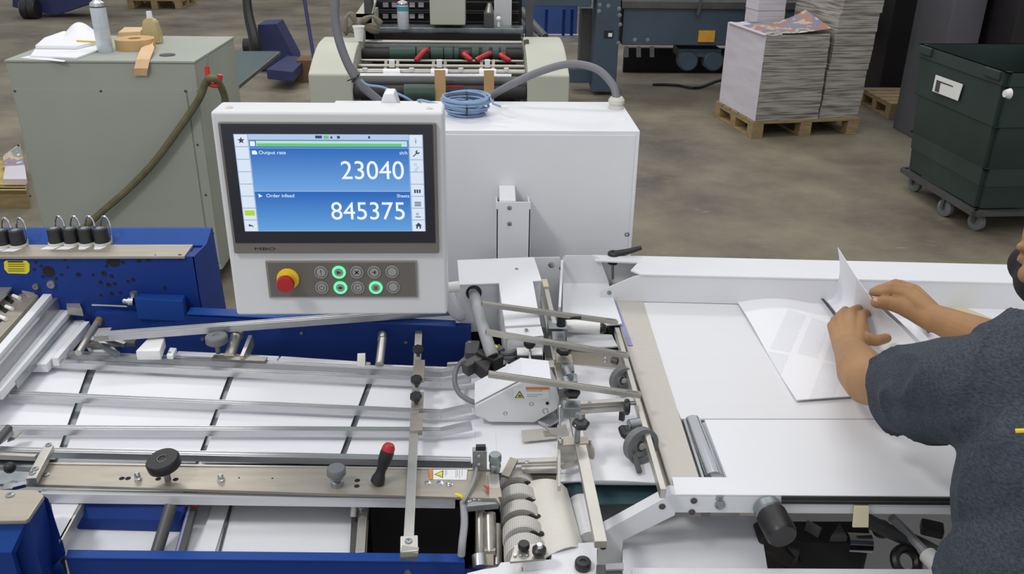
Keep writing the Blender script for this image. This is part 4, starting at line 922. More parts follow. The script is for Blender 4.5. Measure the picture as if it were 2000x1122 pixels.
# sticker and holes
oc = [(12,509),(52,509),(58,516),(58,530),(53,535),(16,534),(9,526),(8,512)]
st = B().prism([RP(u, v, .0005) for u, v in oc], (0, -.001, 0)).obj('yellow_sticker', 'labyel', rp)
B().prism([RP(u, v, .0018) for u, v in [(15,510),(45,510),(45,513),(15,513)]], (0, -.0003, 0)).obj('sticker_print', 'ink', st)
for v in (516, 520, 525, 529): B().prism([RP(u, w_, .0018) for u, w_ in [(16,v),(48,v),(48,v+1),(16,v+1)]], (0, -.0003, 0)).obj('sticker_print', 'ink', st)
for u, v, r in [(95,531,.0125),(222,511,.0125),(70,513,.003),(80,520,.003),(127,506,.0035),(132,523,.0025),(153,537,.005),(182,537,.003),(203,535,.0055),(218,540,.004),(208,520,.003),(210,513,.003),(240,513,.004),(271,510,.004),(290,507,.005),(304,501,.004),(352,502,.006),(196,552,.004),(212,557,.005),(224,555,.004),(250,550,.003),(260,547,.004),(120,537,.003),(84,541,.003),(67,527,.003),(218,574,.004),(235,572,.003),(197,577,.003),(322,563,.004),(110,545,.003)]:
    B().lathe(RP(u, v, .0006), (0, -1, 0), [(0, .0), (r, .0), (r*1.12, .0004), (r*1.15, 0)], 18).obj('drilled_hole', 'deep', rp)
for u, v, r in [(71,559,.008),(101,555,.0105)]:
    B().lathe(RP(u, v), (0, -1, 0), [(0, 0), (r, 0), (r, .004), (r*.85, .007), (r*.3, .007), (r*.25, .005), (0, .005)], 20).obj('cap_screw', 'zinc', rp)
# small blue box with chrome fitting
sy1 = ry-.06
a, c = Y(284,600,sy1), Y(360,583,sy1)
b = B(); b.prism([Y(268,573,ry-.001) , Y(362,576,ry-.001), Y(356,588,sy1), Y(262,583,sy1)], (0, 0, -.055), .003); b.obj('junction_box', 'blue_lit', t)
ft = B().cyl(Y(262,589,sy1+.02), Y(252,589,sy1+.02), .011).cyl(Y(254,589,sy1+.02), Y(246,588,sy1+.02), .006).obj('compression_fitting', 'chrome', t)
B().ball(Y(244,588,sy1+.02), .007).obj('ball_nut', 'chrome', ft); B().lathe(Y(262,580,sy1+.03), (0, 0, 1), [(0, 0), (.009, 0), (.009, .012), (0, .012)], 6).obj('hex_nut', 'zinc', ft)
B().cyl(Y(249,599,sy1+.02), Y(180,596,sy1+.03), .0022, seg=8).obj('capillary_pipe', 'alu', t)
# lower rear blue plate along the rails
zq = .975; yq = 1.9
A_, C_ = Y(362,600,yq), Y(888,626,yq)
ya = Z(362,612,zq).y
yb = Z(888,637,zq-.01).y
b = B(); b.prism([Z(365,613,zq), Z(890,638,zq-.012), Z(890,626,zq-.012), Z(372,600,zq)], (0, 0, -.004), .001); b.obj('rail_ledge', 'blue_lit', t)
b = B(); P = [Z(185,612,zq-.004), Z(920,640,zq-.016)]; b.prism([P[0], P[1], P[1]-Vector((0, 0, .5)), P[0]-Vector((0, 0, .5))], (0, .02, 0)); lp = b.obj('lower_side_plate', 'blue', t)
LP = lambda u, v: V(u, v, P[0], P[1])
for u, v in [(396,662),(589,650),(793,668),(694,718)]:
    if u == 694: continue
    B().lathe(LP(u, v), (0, -1, 0), [(0, 0), (.0045, 0), (.0045, .004), (0, .004)], 6).obj('bolt', 'zinc', lp)
# white rear strip over the belt
for (a, c) in (((345,690),(543,700)), ((546,700),(722,712))):
    b = B(); b.bar(Z(*a,.91), Z(*c,.91), .02, .02, bev=.001); b.obj('white_strip', 'white', t)
b = B(); b.prism([Z(290,659,.965), Z(322,659,.965), Z(312,686,.955), Z(264,686,.955)], (0, 0, -.024), .003); b.obj('white_block', 'led', t)
b = B(); b.prism([Z(332,679,.945), Z(345,680,.945), Z(337,695,.945), Z(325,694,.945)], (0, 0, -.01), .001); o = b.obj('tab', 'led', t)
screws(o, [Z(331,690,.945)], .003)
# deck
dk = [(-60,700),(100,692),(960,735),(960,960),(-60,960)]
b = B(); b.slab(dk, ZS-.008, .012); b.obj('register_deck', 'zinc', t)
# ---- guide rails
def rail(a, b_, z0=ZR, z1=None, w=.0155, h=.014, kink=None, name='guide_rail', m='alu', g=0):
    z1 = z0 if z1 is None else z1; bb = B(); A_, C_ = Z(*a, z0), Z(*b_, z1); bb.bar(A_, C_, w, h, groove=g, bev=0 if g else .0008)
    o = bb.obj(name, m, t)
    if kink:
        D = Z(*kink, z1+.012); k = B(); k.bar(C_-Vector((.002, 0, 0)), D, w, h, bev=.0008); k.obj('rail_tip', m, o)
    return o
rail((86,686),(862,724), kink=(918,713), g=.0012)
rail((70,703),(862,743), kink=(918,735), g=.0012)
rail((20,767),(862,804), kink=(918,792), g=.0012)
rail((-40,834),(862,839), kink=(920,826), g=.0012)
rail((-40,876),(920,897), g=.0012)
# diagonal rail
d0, d1_ = Z(190,652,.985), Z(895,600,.985)
B().bar(d0, d1_, .02, .016, groove=.0014).obj('diagonal_rail', 'alu', t)
B().bar(Z(205,640,.985), d0+Vector((.01, -.01, 0)), .03, .014, bev=.002).obj('rail_joint', 'steel', t)
B().bar(Z(188,660,.96), Z(230,690,.945), .012, .012, bev=.001).bar(Z(200,655,.965), Z(245,670,.95), .012, .01, bev=.001).obj('linkage', 'zinc', t)
B().bar(Z(170,668,.94), Z(265,665,.94), .018, .012, bev=.001).obj('linkage_plate', 'steel', t)
# far knob + clamps on the rails
p = Z(427,690,.93)
k_ = B().cyl(p, p+Vector((0, 0, .03)), .006).obj('knob_stem', 'zinc', t)
B().lathe(p+Vector((0, 0, .025)), (0, 0, 1), [(0, 0), (.02, 0), (.0245, .004), (.0245, .017), (.022, .02), (.008, .02), (.007, .018), (0, .018)], 36).obj('adjustment_knob', 'rubber', k_)
B().cyl(Z(448,697,.93), Z(464,650,.95), .0125).obj('pivot_shaft', 'bar', t); B().cyl(Z(463,656,.948), Z(466,648,.952), .014).obj('shaft_cap', 'zinc', t)
B().bar(Z(472,696,.94), Z(489,655,.955), .009, .03, bev=.001).obj('bracket', 'bar', t)
B().bar(Z(415,697,.932), Z(520,701,.932), .02, .006, bev=.001).obj('clamp_plate', 'steel', t)
B().cyl(Z(741,714,.925), Z(747,662,.94), .0095).obj('post', 'bar', t); B().cyl(Z(746,664,.94), Z(747,654,.942), .0105).obj('post_cap', 'alu', t)
B().bar(Z(706,690,.935), Z(705,716,.925), .018, .02, bev=.001).obj('stop_block', 'bar', t)
# ---- cross bar (Y direction) with clamps
zc2 = .948
xb0, xb1 = Z(819,622,zc2), Z(798,1056,zc2)
xb1.z -= .0
cb_ = B().bar(xb0, xb1, .0165, .009, bev=.0008).obj('cross_bar', 'bar', t)
for v, w_ in ((728, 55), (788, 50), (832, 45)):
    u = 820-(v-622)*.048
    B().bar(Z(u+5,v-w_*.45,zc2+.006), Z(u+3,v+w_*.2,zc2+.006), .0225, .012, bev=.001).obj('clamp_block', 'stain', cb_)
for u, v in ((817,690),(814,750),(813,783)):
    p = Z(u, v+6, zc2+.006); w_ = B().cyl(p, p+Vector((0, 0, .012)), .004).obj('knob_stem', 'dgrey', cb_)
    B().lathe(p+Vector((0, 0, .01)), (0, -.25, 1), [(0, 0), (.009, 0), (.0125, .005), (.0125, .011), (.01, .014), (0, .014)], 7).obj('wing_knob', 'black', w_)
e0 = Z(798,1049,.955); e1 = Z(798,1096,.90)
b = B(); b.bar(Z(799,1046,.957), Z(799,1078,.957), .028, .012, bev=.002); b.bar(Z(799,1078,.957)+Vector((0, 0, -.002)), Z(797,1096,.90), .028, .01, (0, -1, .3), bev=.001); o = b.obj('end_block', 'bar', t)
screws(o, [Z(798,1058,.957)], .006, (0, 0, 1), 'zinc')
# ---- front stainless plate
zp = .935
b = B(); b.slab([(92,905),(960,918),(962,940),(70,924)], zp-.002, .006, .0006); b.obj('guide_channel', 'stain', t)
b = B(); b.slab([(70,922),(962,938),(978,986),(968,974),(40,946)], zp, .006, .0006); gp_ = b.obj('guide_plate', 'stain', t)
b = B(); b.bar(Z(86,905,zp), Z(960,917,zp), .0045, .01); b.obj('plate_flange', 'bar', t)
for u, v in [(238,935),(250,935),(309,936),(343,937),(698,939),(697,950),(467,934),(532,935)]:
    r = .0045 if u not in (467, 532) else .0015
    B().lathe(Z(u, v, zp+.0002), (0, 0, 1), [(0, .0003), (r, .0003), (r*1.1, 0)], 16).obj('slot_hole', 'deep', gp_)
for u, v, h in [(270,938,.016),(432,940,.014),(878,947,.006),(836,944,.002),(860,944,.002)]:
    B().lathe(Z(u, v, zp), (0, 0, 1), [(0, 0), (.0065, 0), (.0065, h*.3), (.005, h*.35), (.005, h*.8), (.0035, h), (0, h)], 12).obj('locking_screw', 'chrome', gp_)
p = Z(328,938,zp); k_ = B().cyl(p, p+Vector((0, 0, .03)), .0055).obj('knob_stem', 'zinc', gp_)
kax = Vector((-.12, -.12, 1)); B().lathe(p+Vector((0, 0, .026)), kax, [(0, 0), (.022, 0), (.0285, .005), (.029, .018), (.0265, .022), (.01, .022), (.009, .0205), (0, .0205)], 40).obj('adjustment_knob', 'black', k_)
B().torus(p+Vector((0, 0, .026))+kax.normalized()*.0222, kax, .0085, .0006, 24, 5).obj('knob_ring', 'zinc', k_)
p = Z(659,948,zp); k_ = B().lathe(p, (0, 0, 1), [(0, 0), (.0115, 0), (.0115, .01), (.008, .012), (.008, .02), (0, .02)], 20).obj('knob_base', 'zinc', gp_)
B().lathe(p+Vector((0, 0, .018)), (0, 0, 1), [(0, 0), (.010, 0), (.0165, .006), (.0165, .016), (.0145, .019), (0, .019)], 32).obj('adjustment_knob', 'rubber', k_)
# label
lb = B().slab([(846,918),(913,918),(911,938),(846,937)], zp+.0008, .0006).obj('warning_label', 'labwhite', gp_)
B().slab([(838,917),(845,917),(845,937),(839,937)], zp+.001, .0006).obj('orange_stripe', 'taborange', lb)
B().slab([(848,927),(866,919),(865,934)], zp+.0012, .0006).obj('warning_triangle_edge', 'ink', lb); B().slab([(850.5,927),(864.3,921),(863.5,932.5)], zp+.0015, .0006).obj('warning_triangle', 'labyel', lb)
text('!', 'warning_mark', 'ink', t, Z(855,928.5,zp+.0018), (0, -1, 0), (1, 0, 0), .008)
for u in (869, 872, 890, 893, 897, 902): B().slab([(u,919),(u+1,919),(u+1,928+(u*7) % 8),(u,928+(u*7) % 8)], zp+.0012, .0004).obj('label_print', 'inkf', lb)
# aluminium profile below
b = B(); A_, C_ = Z(80,961,.922), Z(889,972,.922); b.bar(A_, C_, .012, .02, bev=.0008); b.obj('front_profile', 'alub', t)
B().slab([(358,958),(390,958),(386,961),(358,961)], .9235, .003).obj('profile_notch', 'deep', t)
# strap bar bottom-left, ball knob
b = B(); b.bar(Z(95,870,.955), Z(60,935,.955), .017, .013, bev=.001); o = b.obj('strap_bar', 'bar', t)
screws(o, [Z(95,870,.955), Z(69,917,.955), Z(63,925,.955)], .0055, (0, 0, 1), 'zinc'); screws(gp_, [Z(90,928,zp)], .006, (0, 0, 1), 'zinc')
p = Z(22,925,.94); B().ball(p+Vector((0, 0, .012)), .0105).obj('ball_knob', 'black', t)
b = B(); b.slab([(-20,918),(60,923),(50,945),(-20,946)], .93, .006); b.obj('lock_plate', 'zinc', t)
B().bar(Z(-20,886,.93), Z(70,890,.93), .008, .01).obj('front_bar', 'bar', t)
B().cyl(Z(26,952,.945), Z(50,946,.945), .006).obj('spring_plunger', 'chrome', t); B().bar(Z(5,950,.945), Z(28,948,.945), .02, .01, bev=.002).obj('latch', 'zinc', t)
B().cyl(Z(-10,870,.94), Z(18,835,.95), .007).obj('pin', 'dgrey', t); B().bar(Z(-12,858,.945), Z(17,838,.945), .022, .012, bev=.002).obj('hinge_block', 'zinc', t)
B().prism([Z(14,863,.93), Z(22,846,.93), Z(42,843,.93), Z(28,858,.93)], (0, 0, -.002)).obj('spring_leaf', 'steel', t)
# ---- cross beams (left assembly)
def band(x0, x1, y0, y1, z, h, m, name, bev=.0008):
    X = lambda x, y: x-.86*(y-625.6)
    b = B(); b.slab([(X(x0,y0),y0),(X(x1,y0),y0),(X(x1,y1),y1),(X(x0,y1),y1)], z, h, bev); return b.obj(name, m, t)
band(40, 57, 560, 800, 1.0, .05, 'white', 'cross_beam')
band(57, 75, 549, 800, .99, .04, 'aluy', 'cross_beam')
band(75, 92, 562, 790, .955, .02, 'dgrey', 'beam_groove')
band(90, 108, 590, 770, .958, .02, 'wgrey', 'beam_shelf')
band(109, 121, 596, 765, .957, .02, 'wgrey', 'beam_shelf')
band(121, 133, 600, 745, .945, .02, 'zinc', 'beam_lip')
b = B(); b.slab([(128,568),(141,562),(160,603),(130,600)], .975, .02); b.obj('beam_end_cap', 'bar', t)
band(133, 165, 612, 712, .93, .02, 'wgrey', 'slope_plate')
band(165, 177, 628, 700, .937, .02, 'white', 'white_support')
cr = B().cyl(Z(190,630,.952), Z(153,690,.94), .0075).obj('round_rod', 'bar', t)
B().lathe(Z(190,632,.952), Z(203,611,.955)-Z(190,632,.952), [(0, 0), (.0085, 0), (.009, .004), (.009, .026), (.007, .03), (0, .03)]).obj('rod_tip', 'brass', cr)
B().slab([(208,648),(225,690),(185,690),(165,664)], .922, .02).obj('inner_plate', 'white', t)
# stepped plate with slots at the far left
b = B(); b.slab([(-80,560),(20,545),(75,577),(-60,725),(-140,725)], 1.0, .02, .002); sp = b.obj('suction_head', 'stain', t)
b = B(); b.slab([(75,577),(95,585),(-60,760),(-90,740)], .985, .02); b.obj('head_side', 'bar', t)
for u, v in ((26,566),(14,582),(2,600),(-8,618),(38,556)):
    B().slab([(u-16,v-6),(u-8,v-9),(u+14,v+6),(u+8,v+12)], 1.0012, .001).obj('dark_slot', 'deep', sp)
for u, v in ((46,566),(38,583),(24,604),(12,624)): B().cyl(Z(u,v,1.004), Z(u-12,v-5,1.004), .0045).obj('nozzle_pin', 'led', sp)
B().slab([(2,550),(10,545),(28,556),(-8,596),(-20,590)], 1.018, .006, .001).obj('head_flap', 'bar', sp)
B().bar(Z(50,565,1.01), Z(64,580,1.0), .02, .012, bev=.002).obj('head_bracket', 'stain', sp)
# ---- housing bottom-left
zh_ = .985
b = B(); b.slab([(-60,956),(72,957),(86,968),(56,1013),(50,1017),(-60,1019)], zh_, .008, .002); cpn = b.obj('stainless_cap', 'stain', t)
screws(cpn, [Z(20,968,zh_)], .007, (0, 0, 1), 'zinc')
b = B(); b.prism([Z(u, v, zh_-.008) for u, v in [(-60,958),(76,962),(84,970),(54,1014),(-60,1018)]], (0, 0, -.6)); b.obj('corner_housing', 'blue', t)
pA, pB = Z(-60,1019,zh_-.01), Z(52,1016,zh_-.01); pC = Z(22,1080,.93); pD = Z(-60,1081,.93)
b = B(); b.prism([pA, pB, pC, pD], (0, .01, -.01)); b.obj('sloped_front', 'blue_lit', t)
b = B(); b.prism([pD, pC, pC-Vector((0, 0, .5)), pD-Vector((0, 0, .5))], (0, .01, 0)); b.obj('housing_front', 'blue', t)
b = B(); b.prism([Z(84,968,zh_-.02), Z(94,975,zh_-.02), Z(128,1080,.88), Z(116,1095,.88), Z(140,1140,.8), Z(70,1140,.8)], (-.01, .01, -.02)); b.obj('side_web', 'blue', t)
# ---- front blue beam
zf_ = .87
b = B(); b.slab([(132,1074),(904,1082),(908,1098),(128,1090)], zf_, .25, .001); fb = b.obj('front_beam', 'blue', t)
b = B(); b.slab([(132,1074),(904,1082),(908,1098),(128,1090)], zf_+.002, .003, .001); b.obj('beam_top_lit', 'blue_lit', t)  # lighter skin on the beam paints the light on its top
b = B(); b.slab([(905,1112),(962,1112),(930,1128),(905,1128)], .84, .1); b.obj('beam_extension', 'blue', t)
q = Z(796,1098,zf_); B().lathe(V(797,1117, Z(128,1090,zf_), Z(908,1098,zf_)), (0, -1, 0), [(0, 0), (.006, 0), (.006, .004), (0, .004)], 6).obj('beam_bolt', 'zinc', fb)
# ---- lower tray and cross parts beneath
zt_ = .85
b = B(); b.slab([(60,960),(700,960),(686,1086),(90,1086)], zt_, .01); b.obj('lower_tray', 'white', t)
b = B(); b.slab([(96,968),(162,975),(118,1055),(114,1048)], .9, .006); b.obj('inclined_guard', 'white', t)
b = B(); b.bar(Z(163,975,.9), Z(118,1055,.9), .006, .02); b.obj('guard_edge', 'bar', t)
b = B(); b.prism([Z(160,976,.9), Z(362,985,.9), Z(352,1019,.875), Z(145,1014,.875)], (0, 0, -.024), .002); b.obj('cross_member', 'blue', t)
B().cyl(Z(334,988,.91), Z(306,1080,.862), .0105).obj('support_shaft', 'dgrey', t)
B().bar(Z(376,985,.885), Z(350,1080,.868), .016, .012, bev=.001).obj('scale_bar', 'dgrey', t); B().bar(Z(371,986,.886), Z(345,1080,.869), .004, .012).obj('scale_strip', 'violet', t)
B().bar(Z(362,988,.885), Z(385,988,.885), .006, .008).obj('red_stop', 'red', t); B().cyl(Z(373,978,.90), Z(372,988,.885), .004).obj('stop_pin', 'chrome', t)
B().bar(Z(452,985,.853), Z(428,1080,.853), .004, .006).obj('tray_seam', 'dgrey', t)
B().bar(Z(432,985,.856), Z(400,1085,.856), .03, .004).obj('tray_fold', 'wgrey', t)
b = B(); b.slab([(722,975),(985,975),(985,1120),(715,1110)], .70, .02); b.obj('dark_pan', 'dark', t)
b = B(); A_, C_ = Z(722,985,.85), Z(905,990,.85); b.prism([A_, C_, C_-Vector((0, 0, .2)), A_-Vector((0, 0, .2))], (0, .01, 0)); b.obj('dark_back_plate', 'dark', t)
B().bar(Z(710,985,.88), Z(703,1080,.87), .016, .012, bev=.001).obj('inner_post', 'bar', t); B().bar(Z(694,985,.87), Z(690,1080,.86), .012, .05).obj('inner_post', 'dgrey', t)
B().cyl(Z(692,982,.9), Z(690,1010,.88), .007).obj('inner_pipe', 'steel', t); B().bar(Z(700,990,.9), Z(714,984,.9), .016, .012, bev=.002).obj('pipe_clamp', 'zinc', t)
for (u, v) in ((-40, 1100), (890, 1110), (-40, 520), (330, 560)):
    p = Z(u, v, .5); B().box((p.x-.04, p.y-.04, 0), (p.x+.04, p.y+.04, .5), .004).obj('leg', 'blue', t)
# ---- sheets on the register table
def vx(u0, v0, v): return u0+(905-u0)*(v0-v)/(v0+228)     # towards the depth direction
gaps = [-260, 150, 424, 700, 965]
labs = ['leftmost white sheet under the guide rails, cut by the frame of the picture', 'white sheet under the rails between the black front knob and the left cross beam', 'white sheet under the rails, directly above the black mushroom knob', 'white sheet under the rails reaching the grey cross bar with wing knobs']
for i in range(4):
    ul, ur = gaps[i]+11, gaps[i+1]-1
    far, near = 699, 905
    def top_v(u): return 699+(u-75)*.047
    q = []
    for (u, v) in ((ul, near), (ur, near)): q.append((u+(820-v)*0-(v-790)*.36, v))
    q += [(ur+(790-715)*.36, 722 if i else 712), (ul+(790-705)*.36, 712 if i else 700)]
    if i == 0: q = [(-200,897),(q[1][0],897),(q[2][0],706),(85,700),(20,765)]
    P = [Z(u, v, ZS+.001*0) for u, v in q]; c = sum(P, Vector())/len(P)
    single(B().prism(P, (0, 0, -.0015)), 'printed_sheet', 'paper', labs[i], 'sheet', (c.x, c.y, ZS), 'sheets under the guide rails')
# ---- screwdriver
p = Z(736,945,zp+.001); tp = Z(762,867,zp+.075); ax = tp-p; Lh = ax.length
s_ = thing('screwdriver', 'black-handled screwdriver with a red tip standing in the stainless plate', 'screwdriver', p)
h = B().lathe(p, ax, [(0, 0), (.009, 0), (.0125, Lh*.04), (.0125, Lh*.12), (.009, Lh*.25), (.0085, Lh*.35), (.012, Lh*.6), (.0125, Lh*.75), (.0118, Lh*.84), (0, Lh*.84)], 16).obj('grip', 'black', s_)
B().lathe(p+ax*.83, ax, [(0, 0), (.0118, 0), (.0112, Lh*.08), (.008, Lh*.15), (0, Lh*.17)], 16).obj('red_end', 'red', s_)
# ================================================================== TRANSFER STATION (middle)
base = Z(1050,1000,0)
W = thing('transfer_station', 'white and steel sheet transfer station between the blue machine and the delivery table', 'machine', (base.x, base.y, 0))
t = W
# deck
b = B(); b.slab([(925,640),(1205,640),(1300,960),(975,960)], .862, .01); b.obj('transfer_deck', 'dgrey', t)
b = B(); b.slab([(925,700),(1105,700),(1130,930),(975,930)], ZS-.004, .01); b.obj('transfer_plate', 'stain', t)
# T-shaped cover and body
zT = 1.06
b = B(); b.slab([(893,508),(1043,502),(1058,548),(1041,549),(974,553),(897,556)], zT, .004, .001)
b.obj('cover_top', 'white', t)
A_, C_ = Z(897,557,zT-.004), Z(1056,549,zT-.004)
b = B(); b.prism([A_, C_, Z(1041,504,zT-.004), Z(895,510,zT-.004)], (0, 0, -.125), .002); b.obj('cover_body', 'wgrey', t)
n0, n1 = Z(974,552,zT+.001), Z(1041,549,zT+.001); n2, n3 = Z(1056,633,1.015), Z(986,637,1.015)
b = B(); b.prism([n0, n1, n2, n3], (0, 0, -.004), .001); b.obj('cover_neck', 'white', t)
b = B(); b.prism([n3-Vector((0, 0, .003)), n2-Vector((0, 0, .003)), n1-Vector((0, 0, .01)), n0-Vector((0, 0, .01))], (0, 0, -.09)); b.obj('neck_body', 'wgrey', t)
m0, m1, m2, m3 = Z(987,642,1.01), Z(1057,638,1.01), Z(1062,656,1.0), Z(991,662,1.0)
b = B(); b.prism([m0, m1, m2, m3], (0, 0, -.003)); b.prism([m3, m2, m2-Vector((0, 0, .07)), m3-Vector((0, 0, .07))], (0, .003, 0)); b.obj('neck_front', 'wgrey', t)
screws(t, [Z(1009,526,zT), Z(1028,645,1.009)], .004, (0, 0, 1), 'zinc')
q = V(925,572, A_, C_); nn = Vector((0, -1, 0))
B().torus(q, nn, .015, .004, 24, 8).obj('grommet', 'black', t)
# vertical back plates
b = B(); b.plate([(1042,504),(1093,503),(1097,510),(1100,660),(1052,660)], 2.16, .004); bp_ = b.obj('rear_plate', 'wgrey', t)
screws(bp_, [Y(1077,517,2.16)], .009, (0, -1, 0), 'alu'); screws(bp_, [Y(1096,524,2.15)], .006, (0, -1, 0), 'zinc')
b = B(); b.plate([(1099,506),(1104,500),(1160,500),(1172,506),(1192,560),(1098,560)], 2.14, .004); b.obj('rear_flange', 'wgrey', t)
b = B(); b.slab([(1100,536),(1182,536),(1215,632),(1098,640)], .93, .004); b.obj('inner_shelf', 'wgrey', t)
b = B(); b.bar(Z(1098,508,1.0), Z(1093,600,.97), .006, .012); b.obj('flange_lip', 'white', t)
b = B(); b.bar(Z(1064,550,.985), Z(1083,632,.975), .011, .012, bev=.001); o = b.obj('lever_arm', 'bar', t)
B().bar(Z(1063,545,.99), Z(1067,560,.988), .014, .01, bev=.001).obj('lever_pad', 'cream', o)
# cross bar
B().bar(Z(1062,580,.955), Z(1106,790,.955), .018, .012, bev=.001).obj('cross_bar', 'bar', t)
B().bar(Z(1118,790,.955), Z(1174,1058,.95), .02, .014, bev=.001).obj('cross_bar', 'bar', t)
B().bar(Z(1047,640,.94), Z(1072,760,.94), .014, .02, bev=.001).obj('inner_bar', 'stain', t)
# clamp stack
for (u, v, w_, d) in ((1088,634,.045,.03),(1090,655,.03,.02),(1101,700,.036,.018),(1108,716,.026,.022),(1112,737,.03,.02),(1098,752,.02,.02),(1116,790,.034,.018)):
    B().bar(Z(u,v-8,.975), Z(u+2,v+8,.975), w_, .025, bev=.002).obj('clamp_block', 'stain' if (u % 2) else 'zinc', t)
for u, v in ((1101,686),(1117,769),(1134,830)):
    p = Z(u, v+4, .985); B().lathe(p, (0, -.15, 1), [(0, 0), (.012, 0), (.0165, .004), (.0165, .01), (.013, .013), (0, .013)], 6).obj('wing_knob', 'black', t)
    B().cyl(p+Vector((0, .01, .004)), p+Vector((0, .014, .02)), .009).obj('knob_cap', 'zinc', t)
p = Z(1096,636,.99); o = B().cyl(p, p+Vector((0, 0, .022)), .011, .009).obj('lever_hub', 'black', t); B().bar(p+Vector((0, 0, .022)), Z(1135,618,1.012), .01, .006, bev=.001).obj('lever_handle', 'black', o)
for u, v in ((1104,742),(1106,722)): B().cyl(Z(u,v,.98), Z(u+6,v+16,.98), .009).obj('sleeve', 'zinc', t)
# white round tube with black cap and plates
B().cyl(Z(1105,637,.95), Z(1172,641,.95), .0145).obj('white_roller', 'led', t); B().lathe(Z(1170,641,.95), (1, 0, 0), [(0, 0), (.012, 0), (.0145, .006), (.008, .016), (0, .018)], 12).obj('roller_cap', 'black', t)
B().prism([Z(1102,628,.965), Z(1172,624,.965), Z(1178,632,.96), Z(1106,634,.96)], (0, 0, -.003)).obj('guard_strip', 'led', t)
b = B(); b.slab([(1106,648),(1195,654),(1206,676),(1108,682)], .9, .004); b.obj('pale_plate', 'wgrey', t)
A_, C_ = Z(1112,684,.94), Z(1222,694,.94); b = B(); b.prism([A_, C_, C_-Vector((0, 0, .035)), A_-Vector((0, 0, .035))], (0, .004, 0)); b.prism([Z(1112,678,.94), Z(1215,686,.94), C_, A_], (0, 0, -.003)); o = b.obj('side_bracket', 'stain', t)
screws(o, [V(1182,699, A_, C_), V(1182,706, A_, C_)], .004, (0, -1, 0)); p = V(1195,704, A_, C_); B().cyl(p, p+Vector((.012, -.008, 0)), .007).obj('small_knob', 'dgrey', o)
for z_, (a, c) in ((.955, ((1129,786),(1240,780))), (.945, ((1128,800),(1220,794)))):
    b = B(); b.bar(Z(*a, z_), Z(*c, z_), .013, .008, bev=.0008); b.obj('flat_bar', 'bar', t)
p = Z(1218,790,.955); B().lathe(p+Vector((0, -.01, 0)), (1, -.1, 0), [(0, 0), (.0145, 0), (.0165, .003), (.0165, .008), (.012, .011), (0, .011)], 20).obj('round_knob', 'black', t)
B().cyl(p, p+Vector((.03, .002, 0)), .003).obj('knob_stem', 'zinc', t); B().bar(Z(1211,803,.93), Z(1220,806,.93), .008, .02).obj('black_pad', 'black', t)
screws(t, [Z(1152,787,.956)], .004)
# pressure wheels
for (u, v, R, lab) in ((1212,740,.029,'rear'), (1247,867,.035,'front')):
    p = Z(u, v, .935); ax = Vector((.45, -1, .15))
    wl = B().lathe(p, ax, [(R*.72, 0), (R, 0), (R, .016), (R*.72, .016), (R*.72, 0)], 36).obj('pressure_wheel', 'rubber', t)
    B().lathe(p+ax.normalized()*.002, ax, [(0, .004), (R*.3, .004), (R*.34, .009), (R*.72, .009), (R*.72, .002), (0, .002)], 30).obj('wheel_hub', 'zinc', wl)
    B().lathe(p+ax.normalized()*.006, ax, [(0, 0), (R*.22, 0), (R*.22, .008), (0, .008)], 16).obj('hub_cap', 'alu', wl)
B().bar(Z(1205,640,.962), Z(1296,956,.962), .0105, .02, bev=.001).obj('inner_rail', 'bar', t)
B().tube([Z(1216,836,.95), Z(1222,850,.945), Z(1238,846,.95)], .009, 8).obj('wheel_arm', 'black', t)
B().cyl(Z(1213,843,.945), Z(1228,843,.945), .012, seg=8).obj('wheel_clamp', 'black', t)
B().cyl(Z(1229,832,.95), Z(1252,828,.95), .012).obj('wheel_block', 'zinc', t)
B().bar(Z(1237,880,.93), Z(1250,922,.912), .010, .006, bev=.001).obj('spring_tongue', 'dgrey', t)
B().bar(Z(1205,745,.93), Z(1209,766,.92), .008, .006).obj('spring_tongue', 'dgrey', t)
# three grooved profiles
for a, c in (((942,590),(1206,626)), ((950,645),(1228,691)), ((955,727),(1252,768))):
    hi = a[1] > 700; A_, C_ = Z(*a, 1.045 if hi else (1.075 if a[1] < 600 else 1.06)), Z(*c, .985); o = B().bar(A_, C_, .0125, .0095, groove=.007).obj('profile_arm', 'bar', t)
    d = (C_-A_).normalized(); B().bar(C_-d*.03, C_-d*.006, .006, .002).obj('profile_nut', 'zinc', o)
# stanchion where the arms meet
B().tube([V(925,572, Z(897,557,zT), Z(1056,549,zT))+Vector((0, .02, 0)), V(927,580, Z(897,557,1.06), Z(1056,549,1.06)), Z(932,600,1.04), Z(945,645,1.01), Z(956,680,1.0), Z(962,695,.99)], .0135, 12).obj('grey_pipe', 'greytube', t)
B().bar(Z(905,712,.975), Z(980,675,.99), .024, .028, bev=.003).obj('pipe_clamp', 'dgrey', t)
B().bar(Z(938,682,.99), Z(975,700,.99), .03, .04, bev=.003).obj('black_clamp', 'black', t)
B().prism([Z(925,705,.985), Z(962,702,.985), Z(952,728,.975)], (0, 0, -.03), .002).obj('black_wedge', 'black', t)
B().bar(Z(966,674,1.002), Z(971,679,1.0), .006, .003).obj('gold_glint', 'labyel', t)  # gold highlight on the clamp, painted as a small yellow bar
B().tube([Z(908,702,.98), Z(893,718,.96), Z(888,745,.94), Z(898,770,.93), Z(920,784,.925), Z(928,786,.925)], .0055, 10).obj('loop_cable', 'hose', t)
B().tube([Z(975,690,.98), Z(998,690,.97), Z(1018,672,.97), Z(1022,655,.99)], .0055, 8).tube([Z(975,698,.97), Z(1000,700,.96), Z(1015,690,.95)], .005, 8).obj('branch_cable', 'hose', t)
B().cyl(Z(915,700,.93), Z(918,672,.95), .011).obj('valve_body', 'zinc', t); B().bar(Z(873,709,.93), Z(905,707,.93), .01, .01, bev=.003).obj('chrome_pin', 'alu', t)
